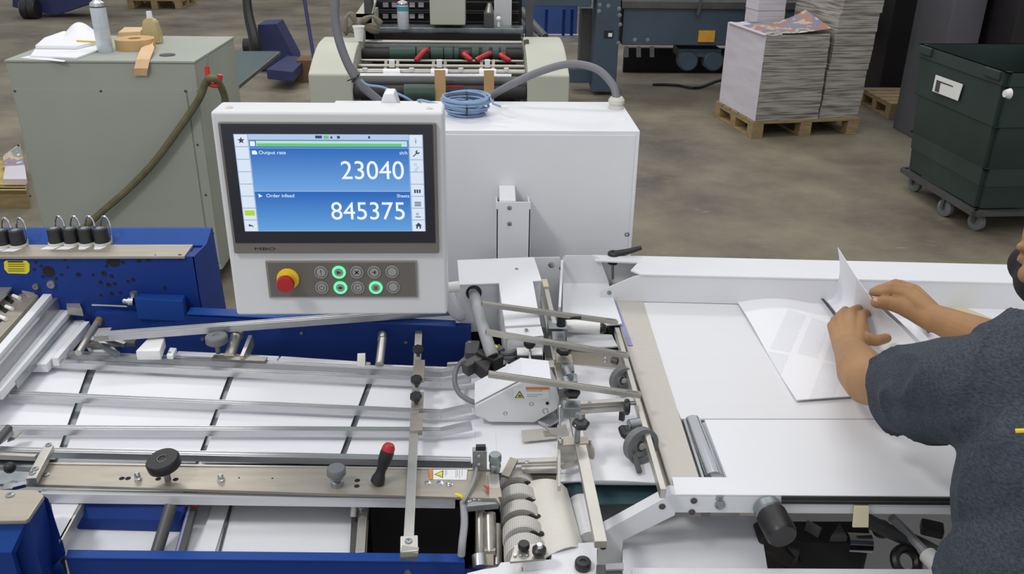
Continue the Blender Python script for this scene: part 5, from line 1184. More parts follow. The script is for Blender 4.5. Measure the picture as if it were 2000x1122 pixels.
b = B(); b.plate([(905,640),(1000,640),(1000,705),(905,705)], 1.87, .02); b.obj('dark_recess_panel', 'deep', t)
B().bar(Z(925,664,.96), Z(920,690,.95), .03, .03, bev=.004).obj('dark_block', 'dgrey', t)
# black blocks with white lids and ball knob
b = B(); b.slab([(990,672),(1062,670),(1066,722),(992,722)], .94, .02); b.obj('black_base', 'black', t)
for u0, u1 in ((1010,1034), (1038,1060)):
    A_, C_ = Z(u0,696,.975), Z(u1,696,.975); b = B(); b.prism([A_, C_, C_+Vector((0, .03, 0)), A_+Vector((0, .03, 0))], (0, 0, -.035), .002); o = b.obj('sensor_block', 'dgrey', t)
    b = B(); b.prism([A_+Vector((0, -.001, .001)), C_+Vector((0, -.001, .001)), C_+Vector((0, .03, .001)), A_+Vector((0, .03, .001))], (0, 0, .004), .001); b.obj('sensor_lid', 'led', o)
    m_ = (A_+C_)/2+Vector((0, -.0005, -.018)); B().torus(m_, (0, 1, 0), .006, .001, 16, 6).obj('sensor_ring', 'inkf', o)
p = Z(1036,706,.98); B().bar(p+Vector((0, .0, .0)), p+Vector((0, .04, .0)), .004, .03).obj('white_divider', 'led', t)
B().ball(p+Vector((0, .04, .022)), .0135).obj('ball_knob', 'black', t)
B().bar(Z(1060,712,.955), Z(1105,708,.955), .03, .012, bev=.001).obj('bracket_plate', 'bar', t); B().bar(Z(1070,735,.94), Z(1100,735,.94), .03, .03, bev=.002).obj('motor_block', 'dgrey', t)
B().bar(Z(970,715,.95), Z(1000,735,.94), .016, .01, bev=.002).obj('steel_link', 'zinc', t); B().ball(Z(990,718,.955), .009).obj('joint_ball', 'chrome', t)
# white housing with warning label
HY = 1.5
px = [(927,794),(1019,746),(1077,752),(1093,782),(1089,801),(1044,827),(955,826),(941,817),(929,815)]
b = B(); b.prism([Y(u, v, HY) for u, v in px], (0, .085, 0), .004, 2); hs = b.obj('fold_roller_cover', 'panelgrey', t)
dd = .085
A_ = Y(927,794,HY); 
w0 = [Y(u, v, HY) for u, v in px]
b = B(); tp = [w0[0]+Vector((0, .004, .003)), w0[1]+Vector((0, .004, .003)), w0[1]+Vector((0, dd, .003)), w0[0]+Vector((0, dd, .003))]; b.prism(tp, (0, 0, .002)); b.obj('cover_slope', 'white', hs)
b = B(); tp = [w0[1]+Vector((0, .004, .0045)), w0[2]+Vector((0, .004, .0045)), w0[2]+Vector((0, dd, .0045)), w0[1]+Vector((0, dd, .0045))]; b.prism(tp, (0, 0, .002)); b.obj('cover_crown', 'white', hs)
hp_ = lambda u, v, d=.0006: Y(u, v, HY-d)
lb = B().prism([hp_(u, v) for u, v in [(1003,757),(1073,757),(1073,779),(1003,779)]], (0, .0003, 0)).obj('warning_label', 'wgrey', hs)
B().prism([hp_(u, v, .001) for u, v in [(1027,757),(1073,757),(1073,762),(1027,762)]], (0, .0003, 0)).obj('orange_stripe', 'taborange', lb)
B().prism([hp_(u, v, .001) for u, v in [(1027,764),(1072,764),(1072,777),(1027,777)]], (0, .0003, 0)).obj('label_field', 'labwhite', lb)
for v in (764, 771, 774.5): B().prism([hp_(u, w_, .0013) for u, w_ in [(1029,v),(1060-(v>772)*10,v),(1060-(v>772)*10,v+1),(1029,v+1)]], (0, .0003, 0)).obj('label_print', 'inkf', lb)
B().prism([hp_(u, v, .001) for u, v in [(1005,778),(1024,778),(1015,764)]], (0, .0003, 0)).obj('warning_triangle_edge', 'ink', lb)
B().prism([hp_(u, v, .0014) for u, v in [(1007.5,776.8),(1021.5,776.8),(1014.8,767)]], (0, .0003, 0)).obj('warning_triangle', 'labyel', lb)
B().prism([hp_(u, v, .0018) for u, v in [(1012,775.5),(1019,775.5),(1018,773),(1013,772)]], (0, .0003, 0)).obj('warning_mark', 'ink', lb)
for u, v, r in ((1038,790,.004),(987,808,.0035),(1065,803,.0055)): B().torus(hp_(u, v, 0), (0, 1, 0), r, .0008, 16, 5).obj('cover_screw', 'zinc', hs)
B().lathe(hp_(1069,788,0), (0, -1, 0), [(0, 0), (.0035, 0), (.003, .002), (0, .002)], 14).obj('plug_hole', 'deep', hs)
b = B(); b.bar(Z(1060,826,.915), Z(1088,808,.915), .03, .01, bev=.004); b.obj('cover_foot', 'alu', t)
# perforated plate & bracket
b = B(); b.slab([(1018,841),(1092,835),(1094,856),(1021,863)], .912, .0015); pp_ = b.obj('perforated_plate', 'metaltex', t)
B().slab([(1061,842),(1092,839),(1090,850),(1064,852)], .914, .0015).obj('plate_strap', 'bar', pp_); screws(pp_, [Z(1069,842,.915)], .003)
B().cyl(Z(1093,843,.92), Z(1094,795,.96), .0022, seg=8).obj('thin_pin', 'chrome', t); B().ball(Z(1094,795,.96), .004).obj('pin_head', 'chrome', t)
b = B(); b.slab([(1090,856),(1148,852),(1150,866),(1089,871)], .955, .003); o = b.obj('bracket_plate', 'stain', t)
screws(o, [Z(1094,864,.957)], .006, (0, 0, 1), 'chrome', 'screw', .008); B().cyl(Z(1127,862,.957), Z(1127,862,.957)+Vector((0, 0, .035)), .0055).obj('steel_pin', 'zinc', o); B().ball(Z(1127,862,.957)+Vector((0, 0, .036)), .0075, sq=.5).obj('pin_cap', 'chrome', o)
A_, C_ = Z(1089,872,.953), Z(1135,868,.953); b = B(); b.prism([A_, C_, C_-Vector((0, 0, .04)), A_-Vector((0, 0, .04))], (0, .002, 0)); b.obj('bracket_web', 'bar', t)
b = B(); b.bar(Z(1092,870,.95), Z(1092,950,.93), .006, .014, bev=.001); b.obj('bracket_rod', 'bar', t)
B().lathe(Z(1150,880,.935), (1, .2, 0), [(0, 0), (.015, 0), (.018, .003), (.018, .006), (0, .006)], 20).obj('round_stop', 'stain', t)
B().prism([Z(1072,842,.93), Z(1105,828,.955), Z(1112,850,.955), Z(1096,852,.935)], (0, 0, -.003)).obj('bent_tab', 'bar', t)
for (a, c, z_) in (((1004,900),(1088,897),.925), ((1018,913),(1088,911),.918)):
    B().bar(Z(*a, z_), Z(*c, z_), .0125, .006, bev=.0008).obj('stop_bar', 'bar', t)
screws(t, [Z(1029,904,.927)], .004); B().bar(Z(1004,895,.93), Z(986,930,.915), .016, .008, bev=.001).obj('stop_bracket', 'stain', t)
B().bar(Z(1096,912,.925), Z(1130,902,.925), .012, .003).obj('spring_strip', 'bar', t)
# sensor, magnet, hinge plates
p0 = Z(923,920,.94); p1 = Z(951,920,.94)
b = B(); b.prism([p0, p1, p1+Vector((0, 0, .042)), p0+Vector((0, 0, .042))], (0, .014, 0), .0015); sn = b.obj('sensor_box', 'zinc', t)
B().box((p0.x+.006, p0.y+.002, p0.z+.042), (p1.x-.002, p0.y+.01, p0.z+.05)).obj('sensor_window', 'black', sn)
screws(sn, [p0.lerp(p1, .45)+Vector((0, 0, .032)), p0.lerp(p1, .45)+Vector((0, 0, .014))], .003, (0, -1, 0))
p = Z(967,920,.935); B().lathe(p, (0, 0, 1), [(0, 0), (.009, 0), (.009, .006), (.0105, .008), (.0105, .014), (.009, .016), (.009, .02), (.0115, .022), (.0115, .033), (.01, .036), (0, .036)], 20).obj('rubber_buffer', 'zinc', t)
B().bar(Z(963,926,.938), Z(966,955,.938), .02, .008, bev=.001).obj('bracket_plate', 'bar', t); B().bar(Z(966,955,.94), Z(968,972,.935), .022, .02, bev=.001).obj('bracket_end', 'stain', t)
B().prism([Z(944,948,.941), Z(956,952,.941), Z(954,962,.941)], (0, 0, -.001)).obj('red_mark', 'red', t)
B().tube([Z(932,905,.945), Z(927,935,.945), Z(912,968,.94), Z(904,982,.93)], .003, 8).obj('sensor_cable', 'greytube', t)
B().tube([Z(905,980,.925), Z(907,1020,.91), Z(903,1060,.9), Z(901,1086,.88)], .0065, 8).obj('cable_sleeve', 'greytube', t)
B().tube([Z(890,966,.935), Z(900,970,.935), Z(906,976,.93)], .0028, 8).obj('yellow_wire', 'labyel', t)
b = B(); b.slab([(908,970),(972,962),(974,984),(912,990)], .93, .012, .001); o = b.obj('hinge_plate', 'zinc', t); screws(o, [Z(927,975,.93), Z(937,975,.93), Z(917,979,.93), Z(962,975,.93)], .0045)
# upright pipes in the dark bay
B().cyl(Z(938,1000,.9), Z(938,1110,.84), .009).cyl(Z(956,1003,.9), Z(958,1080,.86), .011).obj('upright_pipe', 'steel', t)
B().cyl(Z(970,1025,.88), Z(971,1105,.84), .009).obj('upright_pipe', 'steel', t)
B().bar(Z(945,1068,.87), Z(968,1068,.87), .02, .012, bev=.002).obj('yoke', 'bar', t); B().bar(Z(954,1078,.865), Z(954,1105,.85), .018, .012, bev=.001).obj('yoke_leg', 'stain', t)
B().cyl(Z(935,1085,.86), Z(937,1108,.85), .012).obj('pipe_socket', 'alu', t)
b = B(); b.bar(Z(930,1110,.84), Z(985,1108,.84), .02, .05); b.obj('socket_base', 'wgrey', t)
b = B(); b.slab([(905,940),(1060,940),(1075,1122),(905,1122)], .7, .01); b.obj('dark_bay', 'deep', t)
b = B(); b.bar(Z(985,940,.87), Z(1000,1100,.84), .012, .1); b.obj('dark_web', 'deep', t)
# tread rollers
for u, v in ((1010,952),(1013,984),(1017,1016),(1021,1049),(1025,1083)):
    p = Z(u, v, .872); hw = .0145
    rl = B().lathe(p-Vector((0, hw, 0)), (0.0, 1, 0), [(0, 0), (.034, 0), (.0355, .002), (.0355, 2*hw-.002), (.034, 2*hw), (0, 2*hw)], 36).obj('belt_roller', 'rolltex', t)
    q = Z(u+2, v-15, .866); B().lathe(q-Vector((0, .005, 0)), (0, 1, 0), [(0, 0), (.026, 0), (.026, .008), (0, .008)], 24).obj('spacer', 'black', rl)
    B().bar(Z(u+18,v-12,.898), Z(u+42,v-8,.89), .009, .006, bev=.002).obj('belt_finger', 'black', rl)
    B().bar(Z(u+10,v-16,.899), Z(u+33,v-10,.894), .006, .006, bev=.001).obj('finger_clip', 'bar', rl)
b = B(); b.slab([(1006,1066),(1056,1062),(1064,1092),(996,1098)], .915, .004); o = b.obj('end_bracket', 'bar', t)
p = Z(1023,1072,.918); B().lathe(p, (0, 0, 1), [(0, 0), (.0085, 0), (.0095, .002), (.0095, .009), (.0085, .011), (0, .011)], 22).obj('small_knob', 'black', o)
p = Z(1053,1084,.918); B().lathe(p, (0, 0, 1), [(0, 0), (.009, 0), (.0115, .005), (.0115, .012), (.006, .016), (0, .016)], 22).obj('lock_screw', 'black', o)
B().lathe(p+Vector((0, 0, .015)), (0, 0, 1), [(0, 0), (.006, 0), (.004, .006), (0, .006)], 12).obj('screw_head', 'chrome', o)
screws(o, [Z(1006,1086,.916), Z(1017,1085,.916), Z(1030,1085,.916)], .003)
# woven belt, silver roller, teal belt
A0, A1, A2, A3 = Z(1030,942,.893), Z(1108,950,.893), Z(1142,1072,.88), Z(1062,1092,.88)
def f(i, j):
    p = A0.lerp(A1, i).lerp(A3.lerp(A2, i), j); p.z += .012*math.sin(i*PI*.9) - .03*max(0, i-.75)**1.3*2; return p
b = B(); b.grid(f, 14, 6, .002); b.obj('woven_belt', 'belttex', t)
B().cyl(Z(1122,948,.865), Z(1152,1060,.857), .025, seg=32).obj('silver_roller', 'alub', t)
B().cyl(Z(1120,944,.866), Z(1133,985,.862), .0262, seg=32).obj('teal_sleeve', 'teal', t)
b = B(); b.slab([(1120,942),(1300,940),(1310,968),(1250,985),(1130,985)], .868, .003); b.obj('teal_belt', 'teal', t)
b = B(); b.slab([(1155,985),(1260,985),(1180,1042),(1172,1050)], .80, .003); b.obj('white_floor_panel', 'white', t)
B().bar(Z(1112,945,.87), Z(1148,1066,.86), .006, .03).obj('belt_rail', 'bar', t)
for (u, v) in ((950,1120),(1140,1100),(940,600),(1140,560)):
    p = Z(u, v, .6); B().box((p.x-.03, p.y-.03, 0), (p.x+.03, p.y+.03, .7), .004).obj('leg', 'wgrey', t)
# ---- sheets leaving through the station
q = [(958,925),(1100,925),(1098,700),(925,700)]
P = [Z(u, v, ZS+.0004) for u, v in [(941,925),(1085,925),(1066,702),(902,702)]]; c = sum(P, Vector())/4
single(B().prism(P, (0, 0, .0012)), 'printed_sheet', 'paper', 'white sheet passing beneath the white cover with the warning label', 'sheet', (c.x, c.y, ZS), 'sheets in the transfer station')
P = [Z(u, v, ZS+.003) for u, v in [(968,846),(1110,846),(1120,925),(975,925)]]; c = sum(P, Vector())/4
single(B().prism(P, (0, 0, .0012)), 'printed_sheet', 'paper', 'white sheet with its corner between the cover and the perforated plate', 'sheet', (c.x, c.y, ZS), 'sheets in the transfer station')
N_ = 16
for i in range(N_):
    z_ = .872+.0019*i; k = i/(N_-1)
    a0, a1, a2, a3 = Z(1092-3*k,946-5*k,z_), Z(1291+2*k,948-4*k,z_), Z(1210,690+0*k,z_), Z(1092,690,z_)
    rn = random.Random(i); dx = rn.uniform(-.003, .003)
    def f(u, v, a0=a0, a1=a1, a2=a2, a3=a3, k=k):
        p = a0.lerp(a1, u).lerp(a3.lerp(a2, u), v); p.x += dx; p.z += .004*math.sin(u*3.3+v*2)*k; return p
    lab = 'topmost white sheet of the shingled stream beside the pressure wheels' if i == N_-1 else ('lowest sheet of the stream, resting on the teal belt' if i == 0 else 'one of the overlapping sheets between the top and bottom of the shingled stream')
    b = B(); b.grid(f, 10, 8, .0012); base_ = (a0+a2)/2
    single(b, 'shingled_sheet', 'paper', lab, 'sheet', (base_.x, base_.y, z_), 'shingled sheets on the teal belt')
# ================================================================== NEWSPAPER SHEETS ON THE TABLE
zb = ZB+.004
# big lower sheet, back right
P = [Z(u, v, zb) for u, v in [(1760,590),(1800,570),(2400,575),(2400,760),(1900,760)]]; c = sum(P, Vector())/5
single(B().prism([Z(u, v, zb) for u, v in [(1790,571),(2400,582),(2500,840),(1930,810)]], (0, 0, .001)), 'printed_sheet', 'paper', 'large white sheet lying flat on the belt behind the right forearm', 'sheet', (c.x, c.y, zb))
P = [(1845,596),(1860,592),(1950,628),(1990,655),(1960,662),(1880,632)]
single(B().prism([Z(u, v, zb+.0015) for u, v in P], (0, 0, .001)), 'colour_sheet', 'cream', 'narrow cream coloured sheet edge beside the right forearm', 'sheet', Z(1900,630,zb))
# main folded newspaper spread: left page
pa, pb_, pc_, pd = Z(1441,591,zb+.002), Z(1556,783,zb+.002), Z(1800,755,zb+.002), Z(1600,560,zb+.002)
def f(i, j):  # i along far edge, j toward the front
    far = pa.lerp(Z(1720,565,zb+.002), i); near = pb_.lerp(Z(1905,760,zb+.002), i); p = far.lerp(near, j)
    p.z += .012*math.sin(PI*min(1, i*2.2))*(1-j)*(i < .4545)+.003*math.sin(j*7+i*3)
    return p
b = B(); b.grid(f, 24, 16, .0025)
newsp = single(b, 'newspaper', 'printed', 'open printed newspaper spread lying on the cream belt under both hands', 'newspaper', pa)
pn = []
def strip(px, z, nm='black_bar'):
    B().prism([Z(u, v, z) for u, v in px], (0, 0, .0004)).obj(nm, 'ink', newsp)
strip([(1595,573),(1600,573),(1636,617),(1629,617)], zb+.018)
strip([(1795,622),(1803,620),(1821,648),(1812,652)], zb+.009)
# raised page pinched by the right hand, its far corner pointing up
def cr(P, s):
    k = s*(len(P)-1); i = min(int(k), len(P)-2); tt = k-i
    p0, p1, p2, p3 = P[max(i-1, 0)], P[i], P[i+1], P[min(i+2, len(P)-1)]
    return .5*((2*p1)+(p2-p0)*tt+(2*p0-5*p1+4*p2-p3)*tt*tt+(3*p1-p0-3*p2+p3)*tt**3)
Lf = [Z(1604,574,zb+.012), Z(1640,620,zb+.012), Z(1690,690,zb+.012), Z(1745,775,zb+.01)]
Md = [Z(1652,572,.955), Z(1695,620,.945), Z(1745,680,.94), Z(1800,765,.935)]
Rt = [Z(1636,484,1.12), Z(1702,584,1.055), Z(1765,645,1.0), Z(1838,722,.955)]
def page(Lf, Md, Rt, th, nm, m, lab):
    def f(i, j):
        a, mm, c = cr(Lf, j), cr(Md, j), cr(Rt, j); p = a*(1-i)**2+mm*2*i*(1-i)+c*i*i
        return p
    single(B().grid(f, 20, 26, th), nm, m, lab, 'newspaper page', Lf[2])
page(Lf, Md, Rt, .001, 'newspaper_page', 'printed', 'raised newspaper page pinched by the right hand, its corner pointing up')
D_ = Vector((.01, .012, -.004))
page([p+Vector((.03, 0, -.002)) for p in Lf], [p+Vector((.02, 0, -.006)) for p in Md], [Z(1652,530,1.06), Z(1708,588,1.04)+D_, Z(1775,650,.985)+D_, Z(1850,722,.95)], .001, 'newspaper_page', 'paper', 'second page just behind the raised one, its edge showing below the right hand')
# ================================================================== PERSON
from mathutils.bvhtree import BVHTree
M['skin'] = mat('skin', (164,125,88), .6, var=.1, vs=9, bump=.25, bs=160)
M['skin'].node_tree.nodes['Principled BSDF'].inputs['Subsurface Weight'].default_value = .0
M['skin'].node_tree.nodes['Principled BSDF'].inputs['Subsurface Radius'].default_value = (.012, .005, .003)
M['skin'].node_tree.nodes['Principled BSDF'].inputs['Specular IOR Level'].default_value = .3
M['nail'] = mat('fingernail', (206,160,138), .3, var=.03)
def shirt_mat():
    m = mat('heather_slate_jersey', (70,82,94), .85, var=0); nt = m.node_tree; N = nt.nodes; L = nt.links; p = N['Principled BSDF']
    mp = N['Mapping']; mp.inputs['Scale'].default_value = (1, 1, 3)
    n = N.new('ShaderNodeTexNoise'); n.inputs['Scale'].default_value = 170; n.inputs['Detail'].default_value = 4; L.new(mp.outputs[0], n.inputs[0])
    r = N.new('ShaderNodeValToRGB'); e = r.color_ramp.elements; e[0].position = .35; e[0].color = S(38,44,54); e[1].position = .65; e[1].color = S(62,70,81)
    L.new(n.outputs[0], r.inputs[0]); L.new(r.outputs[0], p.inputs['Base Color'])
    b = N.new('ShaderNodeBump'); b.inputs['Strength'].default_value = .25; b.inputs['Distance'].default_value = .001; L.new(n.outputs[0], b.inputs['Height']); L.new(b.outputs[0], p.inputs['Normal'])
    return m
M['shirt'] = shirt_mat()
M['denim'] = mat('dark_denim', (38,44,58), .85, var=.15, vs=40)
M['hair'] = mat('grey_hair', (120,112,104), .7, var=.3, vs=80, bump=.6, bs=200)
M['mask'] = mat('black_face_mask', (30,29,36), .8, var=.1, vs=30, bump=.2)
class BB(B):
    def cone(s, a, b, ra, rb, n=18):
        a = Vector(a); b = Vector(b); d = b-a; L_ = d.length
        pr = []
        for i in range(7): th = PI/2*i/6; pr.append((ra*math.sin(th), -ra*math.cos(th)))
        for i in range(7): th = PI/2*i/6; pr.append((rb*math.cos(th), L_+rb*math.sin(th)))
        pr[0] = (0, -ra); pr[-1] = (0, L_+rb)
        return s.lathe(a, d, pr, n)
    def chain(s, pts, rs):
        for i in range(len(pts)-1): s.cone(pts[i], pts[i+1], rs[i], rs[i+1])
        return s
    def ell(s, c, rx, ry, rz, rot=None, n=24):
        m = Matrix.Translation(Vector(c)) @ (rot.to_matrix().to_4x4() if rot else Matrix()) @ Matrix.Diagonal((rx, ry, rz, 1))
        bmesh.ops.create_uvsphere(s.bm, u_segments=n, v_segments=n//2, radius=1, matrix=m); return s
    def remeshed(s, vox, smooth=4, fac=.5):
        me = bpy.data.meshes.new('tmp'); s.bm.to_mesh(me); s.bm.free()
        o = bpy.data.objects.new('tmp', me); COL.objects.link(o)
        md = o.modifiers.new('r', 'REMESH'); md.mode = 'VOXEL'; md.voxel_size = vox
        ms = o.modifiers.new('s', 'SMOOTH'); ms.iterations = smooth; ms.factor = fac
        dg = bpy.context.evaluated_depsgraph_get(); out = bpy.data.meshes.new_from_object(o.evaluated_get(dg)); bpy.data.objects.remove(o)
        bm = bmesh.new(); bm.from_mesh(out); s.bm = bm; return s
# joints (world)
PEL = Vector((.885, .94, .95)); CH_ = Vector((.925, 1.12, 1.2)); NB = Vector((.95, 1.19, 1.285))
SL = Vector((.765, 1.15, 1.2)); SR = Vector((1.11, 1.19, 1.22))
EL = Z(1696,748,1.04); ER = Z(2032,708,1.07)
WL = Z(1657,680,.992); WR = Z(1828,622,1.045)
HD = Vector((.992, 1.31, 1.35))
PERS = thing('person', 'person in a slate blue T-shirt and black face mask leaning over the newspaper', 'person', (PEL.x, PEL.y, 0))
g = BB()
g.chain([PEL-Vector((0, 0, .02)), PEL.lerp(CH_, .5), CH_, NB], [.135, .125, .13, .06])
g.ell(CH_+Vector((0, 0, -.02)), .17, .11, .16); g.ell(PEL, .165, .11, .13)
g.chain([NB-Vector((0, 0, .03)), HD+Vector((0, -.03, -.03))], [.06, .052])
g.chain([CH_+Vector((-.06, .02, .03)), SL], [.09, .062]); g.chain([CH_+Vector((.06, .02, .03)), SR], [.09, .062])
# arms
def arm(Sh, El, Wr, side):
    g.chain([Sh, Sh.lerp(El, .5), El], [.06, .052, .043])
    fa = (Wr-El); bulge = El+fa*.3
    g.chain([El, bulge, El+fa*.7, Wr], [.044, .048, .038, .0305])
arm(SL, EL, WL, -1); arm(SR, ER, WR, 1)
g.ell(WL, .034, .024, .024); 
# left hand (near): palm, curled fingers, thumb out to the right
KL = [Z(1682,619,1.0), Z(1661,612,1.006), Z(1641,619,.999), Z(1627,637,.985)]
for k, c in enumerate(KL):
    w0 = WL.lerp(Z(1668-6*k,668+2*k,.992), .5)
    g.cone(WL+(c-WL)*.12+Vector((.008*(1.5-k), 0, 0)), c, .021 if k < 3 else .019, .0135)
g.cone(WL+Vector((.012, .02, -.002)), KL[0].lerp(KL[3], .5)-Vector((0, .03, .012)), .026, .024)
tipL = [(Z(1694,611,.985), Z(1699,622,.962), Z(1697,632,.948)), (Z(1676,603,.982), Z(1685,612,.958), Z(1684,622,.946)), (Z(1651,606,.975), Z(1662,613,.955), Z(1664,624,.945)), (Z(1630,624,.968), Z(1640,627,.952), Z(1645,636,.944))]
for c, (p1, p2, p3), r in zip(KL, tipL, (.0105, .0108, .0102, .009)): g.chain([c, p1, p2, p3], [r+.0025, r, r*.92, r*.82])
THL = [Z(1668,672,.99), Z(1691,662,.992), Z(1712,666,.99), Z(1731,661,.986)]
g.chain([WL+Vector((.012, .01, 0)), THL[0], THL[1], THL[2], THL[3]], [.022, .02, .0155, .0125, .0115])
g.cone(THL[1], KL[0], .011, .010); g.cone(THL[0], KL[0]+Vector((0, -.01, -.004)), .015, .011)
# right hand: index and thumb pinch the page
KR = [Z(1771,577,1.066), Z(1776,573,1.072) + Vector((.008, .014, 0)), Z(1786,572,1.068)+Vector((.014, .028, -.006)), Z(1796,575,1.06)+Vector((.018, .042, -.016))]
for k, c in enumerate(KR): g.cone(WR+Vector((.004*k, .006*k-.006, .004-.003*k)), c, .0215, .0138)
g.cone(WR, KR[0].lerp(KR[2], .5)-Vector((.0, .02, .02)), .027, .026)
FR = [(Z(1742,567,1.07), Z(1722,571,1.066), Z(1706,571,1.06)), (Z(1748,566,1.078)+Vector((0, .02, 0)), Z(1724,570,1.07)+Vector((0, .016, 0)), Z(1710,575,1.062)+Vector((0, .014, 0))),
      (Z(1762,566,1.07)+Vector((0, .035, 0)), Z(1752,572,1.055)+Vector((0, .04, 0)), Z(1760,580,1.04)+Vector((0, .035, 0))), (Z(1776,570,1.06)+Vector((0, .045, 0)), Z(1770,576,1.045)+Vector((0, .05, 0)), Z(1778,582,1.035)+Vector((0, .045, 0)))]
for c, ps, r in zip(KR, FR, (.012, .0108, .0102, .009)): g.chain([c, *ps], [r+.003, r+.0005, r*.92, r*.84])
THR = [Z(1793,612,1.038), Z(1760,599,1.045), Z(1733,592,1.05), Z(1712,591,1.053)]
g.chain([WR+Vector((-.008, -.006, -.004)), *THR], [.026, .024, .0185, .0155, .0135])
g.cone(THR[1], KR[0], .012, .012); g.cone(THR[0], KR[1], .02, .016)
# head: skull, jaw, nose, lips, brow, ears, eyes - face turned down towards the hands
fdir = Vector((-.42, .78, -.46)).normalized(); fup = Vector((-.2, .38, .9)); fup = (fup-fdir*fup.dot(fdir)).normalized(); fr_ = fdir.cross(fup)
HM = Matrix((fr_, fdir, fup)).transposed(); hq = HM.to_quaternion()
H = lambda x, y, z: HD + HM @ Vector((x, y, z))
g.ell(H(0, -.012, .03), .074, .094, .088, hq); g.ell(H(0, .03, -.03), .057, .062, .072, hq); g.ell(H(0, .045, -.078), .036, .036, .03, hq)
g.cone(H(0, .08, .02), H(0, .096, -.012), .008, .0115); g.cone(H(-.012, .092, -.014), H(.012, .092, -.014), .008, .008)
g.cone(H(-.018, .084, -.042), H(.018, .084, -.042), .0075, .0075); g.cone(H(-.016, .083, -.052), H(.016, .083, -.052), .008, .008)
g.cone(H(-.048, .064, .036), H(-.014, .079, .034), .008, .007); g.cone(H(.048, .064, .036), H(.014, .079, .034), .008, .007)
for s in (-1, 1):
    g.ell(H(s*.032, .072, .014), .013, .012, .011, hq); g.ell(H(s*.045, .055, -.012), .022, .025, .02, hq)
    g.ell(H(s*.076, -.006, .0), .006, .018, .03, hq)
# legs and feet
for s in (-1, 1):
    hip = PEL+Vector((s*.09, 0, -.06)); kn = Vector((PEL.x+s*.11, 1.0, .5)); an = Vector((PEL.x+s*.12, .93, .09))
    g.chain([hip, kn, kn.lerp(an, .3), an], [.085, .058, .056, .04]); g.chain([an, an+Vector((s*.01, .03, -.045)), an+Vector((s*.03, .15, -.055))], [.04, .035, .03])
g.remeshed(.0032, 5, .5)
body = g.obj('body', 'skin', PERS, ang=180)
# nails
def nail(par, c, d, up, w_=.0058):
    d = Vector(d).normalized(); up = Vector(up); up = (up-d*up.dot(d)).normalized(); s = d.cross(up)
    q = Matrix((s, d, up)).transposed().to_quaternion(); BB().ell(Vector(c), w_, .0075, .0022, q, 12).obj('fingernail', 'nail', par)
nail(PERS, THL[3]+(THL[3]-THL[2]).normalized()*.004+Vector((-.002, -.002, .0098)), THL[3]-THL[2], (-.1, -.3, 1), .0062)
nail(PERS, THR[3]+Vector((-.004, -.006, .0085)), THR[3]-THR[2], (-.2, -.6, .8), .006)
# eyes
for s in (-1, 1):
    e = BB().ell(H(s*.032, .0765, .014), .0095, .0075, .0055, hq, 16).obj('eye', 'led', PERS); BB().ell(H(s*.032, .0836, .0125), .0045, .0015, .0045, hq, 12).obj('iris', 'ink', e)
# hair
g = BB(); g.ell(H(0, -.022, .044), .0785, .092, .084, hq); g.ell(H(0, -.06, .0), .07, .056, .07, hq)
g.remeshed(.005, 2); bm = g.bm
for v in bm.verts:
    v.co += (v.co-HD).normalized()*noise.noise(v.co*60)*.004
g.obj('hair', 'hair', PERS, ang=180)
# mask
g = BB(); g.ell(H(0, .05, -.03), .059, .064, .054, hq); g.ell(H(0, .088, -.002), .028, .036, .036, hq); g.ell(H(0, .066, -.07), .036, .034, .03, hq)
g.remeshed(.005, 4); mk = g.obj('face_mask', 'mask', PERS, ang=180)
for s in (-1, 1): B().tube([H(s*.052, .055, -.012), H(s*.07, .03, .0), H(s*.08, -.0, .022), H(s*.082, -.016, .012), H(s*.078, -.012, -.02), H(s*.066, .03, -.05), H(s*.05, .05, -.06)], .0022, 6).obj('ear_loop', 'mask', mk)
# ---- T-shirt
def folds(bm, amt=1.0):
    bm.normal_update()
    for v in bm.verts:
        p = v.co; n1 = noise.noise(Vector((p.x*9, p.y*9, p.z*5)))*.008; a = (p-SL); 
        ridge = 1-abs(noise.noise(Vector((p.x*5+p.z*9, p.y*6-p.x*5, p.z*4-p.y*6))))*2
        n2 = .009*max(0, ridge)**5; n3 = noise.noise(p*28)*.002
        v.co += v.normal*(n1+n2+n3)*amt
g = BB()
WA = Vector((.882, .935, .97))
g.chain([WA, WA.lerp(CH_, .5), CH_], [.14, .135, .14])
def slabell(c, rx, ry, rz, tilt=0.0): g.ell(c, rx, ry, rz, Euler((tilt, 0, 0)).to_quaternion())
slabell(CH_+Vector((0, -.0, -.02)), .2, .135, .17, -.5); slabell(WA+Vector((0, .02, 0)), .21, .15, .2); slabell(WA.lerp(CH_, .5), .2, .145, .2, -.3); slabell(WA+Vector((0, .02, -.14)), .215, .15, .12)
slabell(CH_+Vector((0, .03, .05)), .15, .1, .08, -.4)
g.cone(NB-Vector((0, .0, .03)), NB+Vector((0, .01, .012)), .085, .066)
def sleeve(Sh, El, k):
    d = El-Sh; hem = Sh+d*k; end = Sh+d*(k+.25)
    g.chain([CH_.lerp(Sh, .35), Sh, Sh.lerp(hem, .5), hem, end], [.11, .08, .074, .066, .064])
    drop = Vector((0.0, -.02, -.018)); g.chain([Sh+drop*1.2, hem+drop, end+drop], [.07, .062, .06])
    return hem, d.normalized()
hL, dL = sleeve(SL, EL, .7); hR, dR = sleeve(SR, ER, .8)
g.remeshed(.006, 8, .5); bm = g.bm; folds(bm)
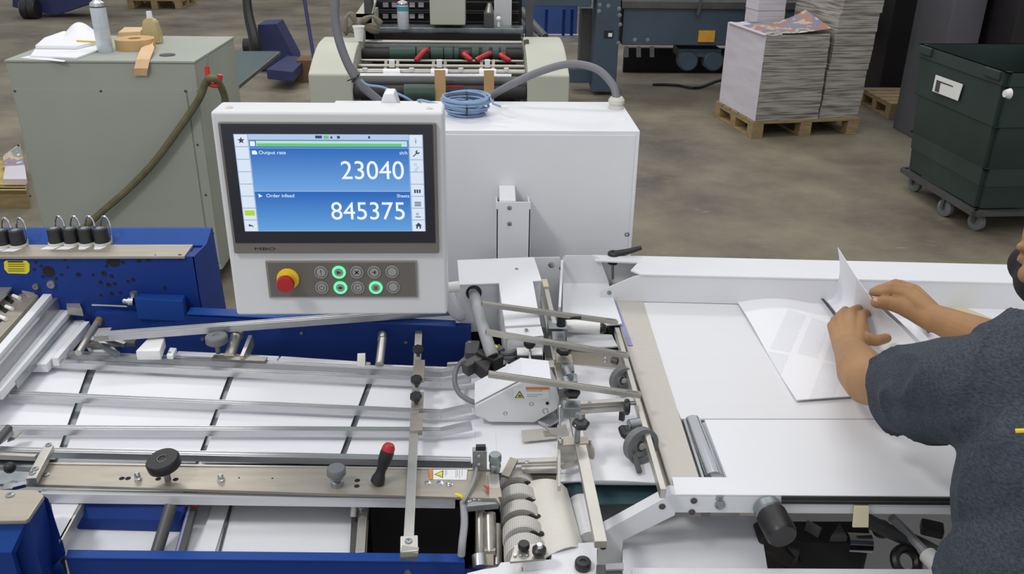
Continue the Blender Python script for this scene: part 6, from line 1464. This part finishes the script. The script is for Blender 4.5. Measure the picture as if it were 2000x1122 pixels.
def cut(c, n, R):
    n = Vector(n).normalized()
    fs = [f for f in bm.faces if (f.calc_center_median()-c).length < R]
    geom = list(set(fs) | {e for f in fs for e in f.edges} | {v for f in fs for v in f.verts})
    bmesh.ops.bisect_plane(bm, geom=geom, plane_co=c, plane_no=n)
    dl = [f for f in bm.faces if (f.calc_center_median()-c).dot(n) > 0 and (f.calc_center_median()-c).length < R*1.0]
    bmesh.ops.delete(bm, geom=dl, context='FACES')
nL = (dL+Vector((-.35, .15, -.1))).normalized()
cut(hL+dL*.0, nL, .17); cut(hR, dR, .17); cut(NB+Vector((0, .012, .012)), Vector((0, .45, 1)), .12); cut(WA+Vector((0, 0, -.17)), (0, 0, -1), .4)
loose = [v for v in bm.verts if not v.link_faces]; bmesh.ops.delete(bm, geom=loose, context='VERTS')
shirt = g.obj('t_shirt', 'shirt', PERS, ang=180)
sd = shirt.modifiers.new('s', 'SOLIDIFY'); sd.thickness = .0025; sd.offset = 0
off = Vector(PERS['_w'])
tr = BVHTree.FromPolygons([v.co+off for v in shirt.data.vertices], [tuple(p.vertices) for p in shirt.data.polygons])
def hit(u, v):
    r = ray(u, v).normalized(); return tr.ray_cast(C0, r)
b = BB(); ok = True
pts = [hit(u, 843.5+(u-1985)*-.02) for u in (1984, 1995, 2006, 2020, 2034, 2048)]
pts = [p[0]+p[1]*.001 for p in pts if p[0] is not None]
if len(pts) > 2:
    b = BB(); b.tube(pts, .0038, 8, 3); b.obj('yellow_logo_print', 'yellow', shirt)
# ---- trousers and shoes
g = BB()
for s in (-1, 1):
    hip = PEL+Vector((s*.09, 0, -.04)); kn = Vector((PEL.x+s*.11, 1.0, .5)); an = Vector((PEL.x+s*.12, .93, .12))
    g.chain([hip, kn, an], [.108, .085, .068])
g.ell(PEL+Vector((0, 0, -.04)), .182, .13, .11)
g.remeshed(.008, 6); g.obj('trousers', 'denim', PERS, ang=180)
for s in (-1, 1):
    an = Vector((PEL.x+s*.12, .93, .06)); g = BB(); g.chain([an+Vector((0, -.02, 0)), an+Vector((s*.02, .1, -.012)), an+Vector((s*.03, .17, -.018))], [.055, .05, .042])
    g.remeshed(.008, 3); 
    for v in g.bm.verts: v.co.z = max(v.co.z, .002)
    g.obj('shoe', 'black', PERS, ang=180)
for o in bpy.data.objects:
    if '_w' in o: del o['_w']
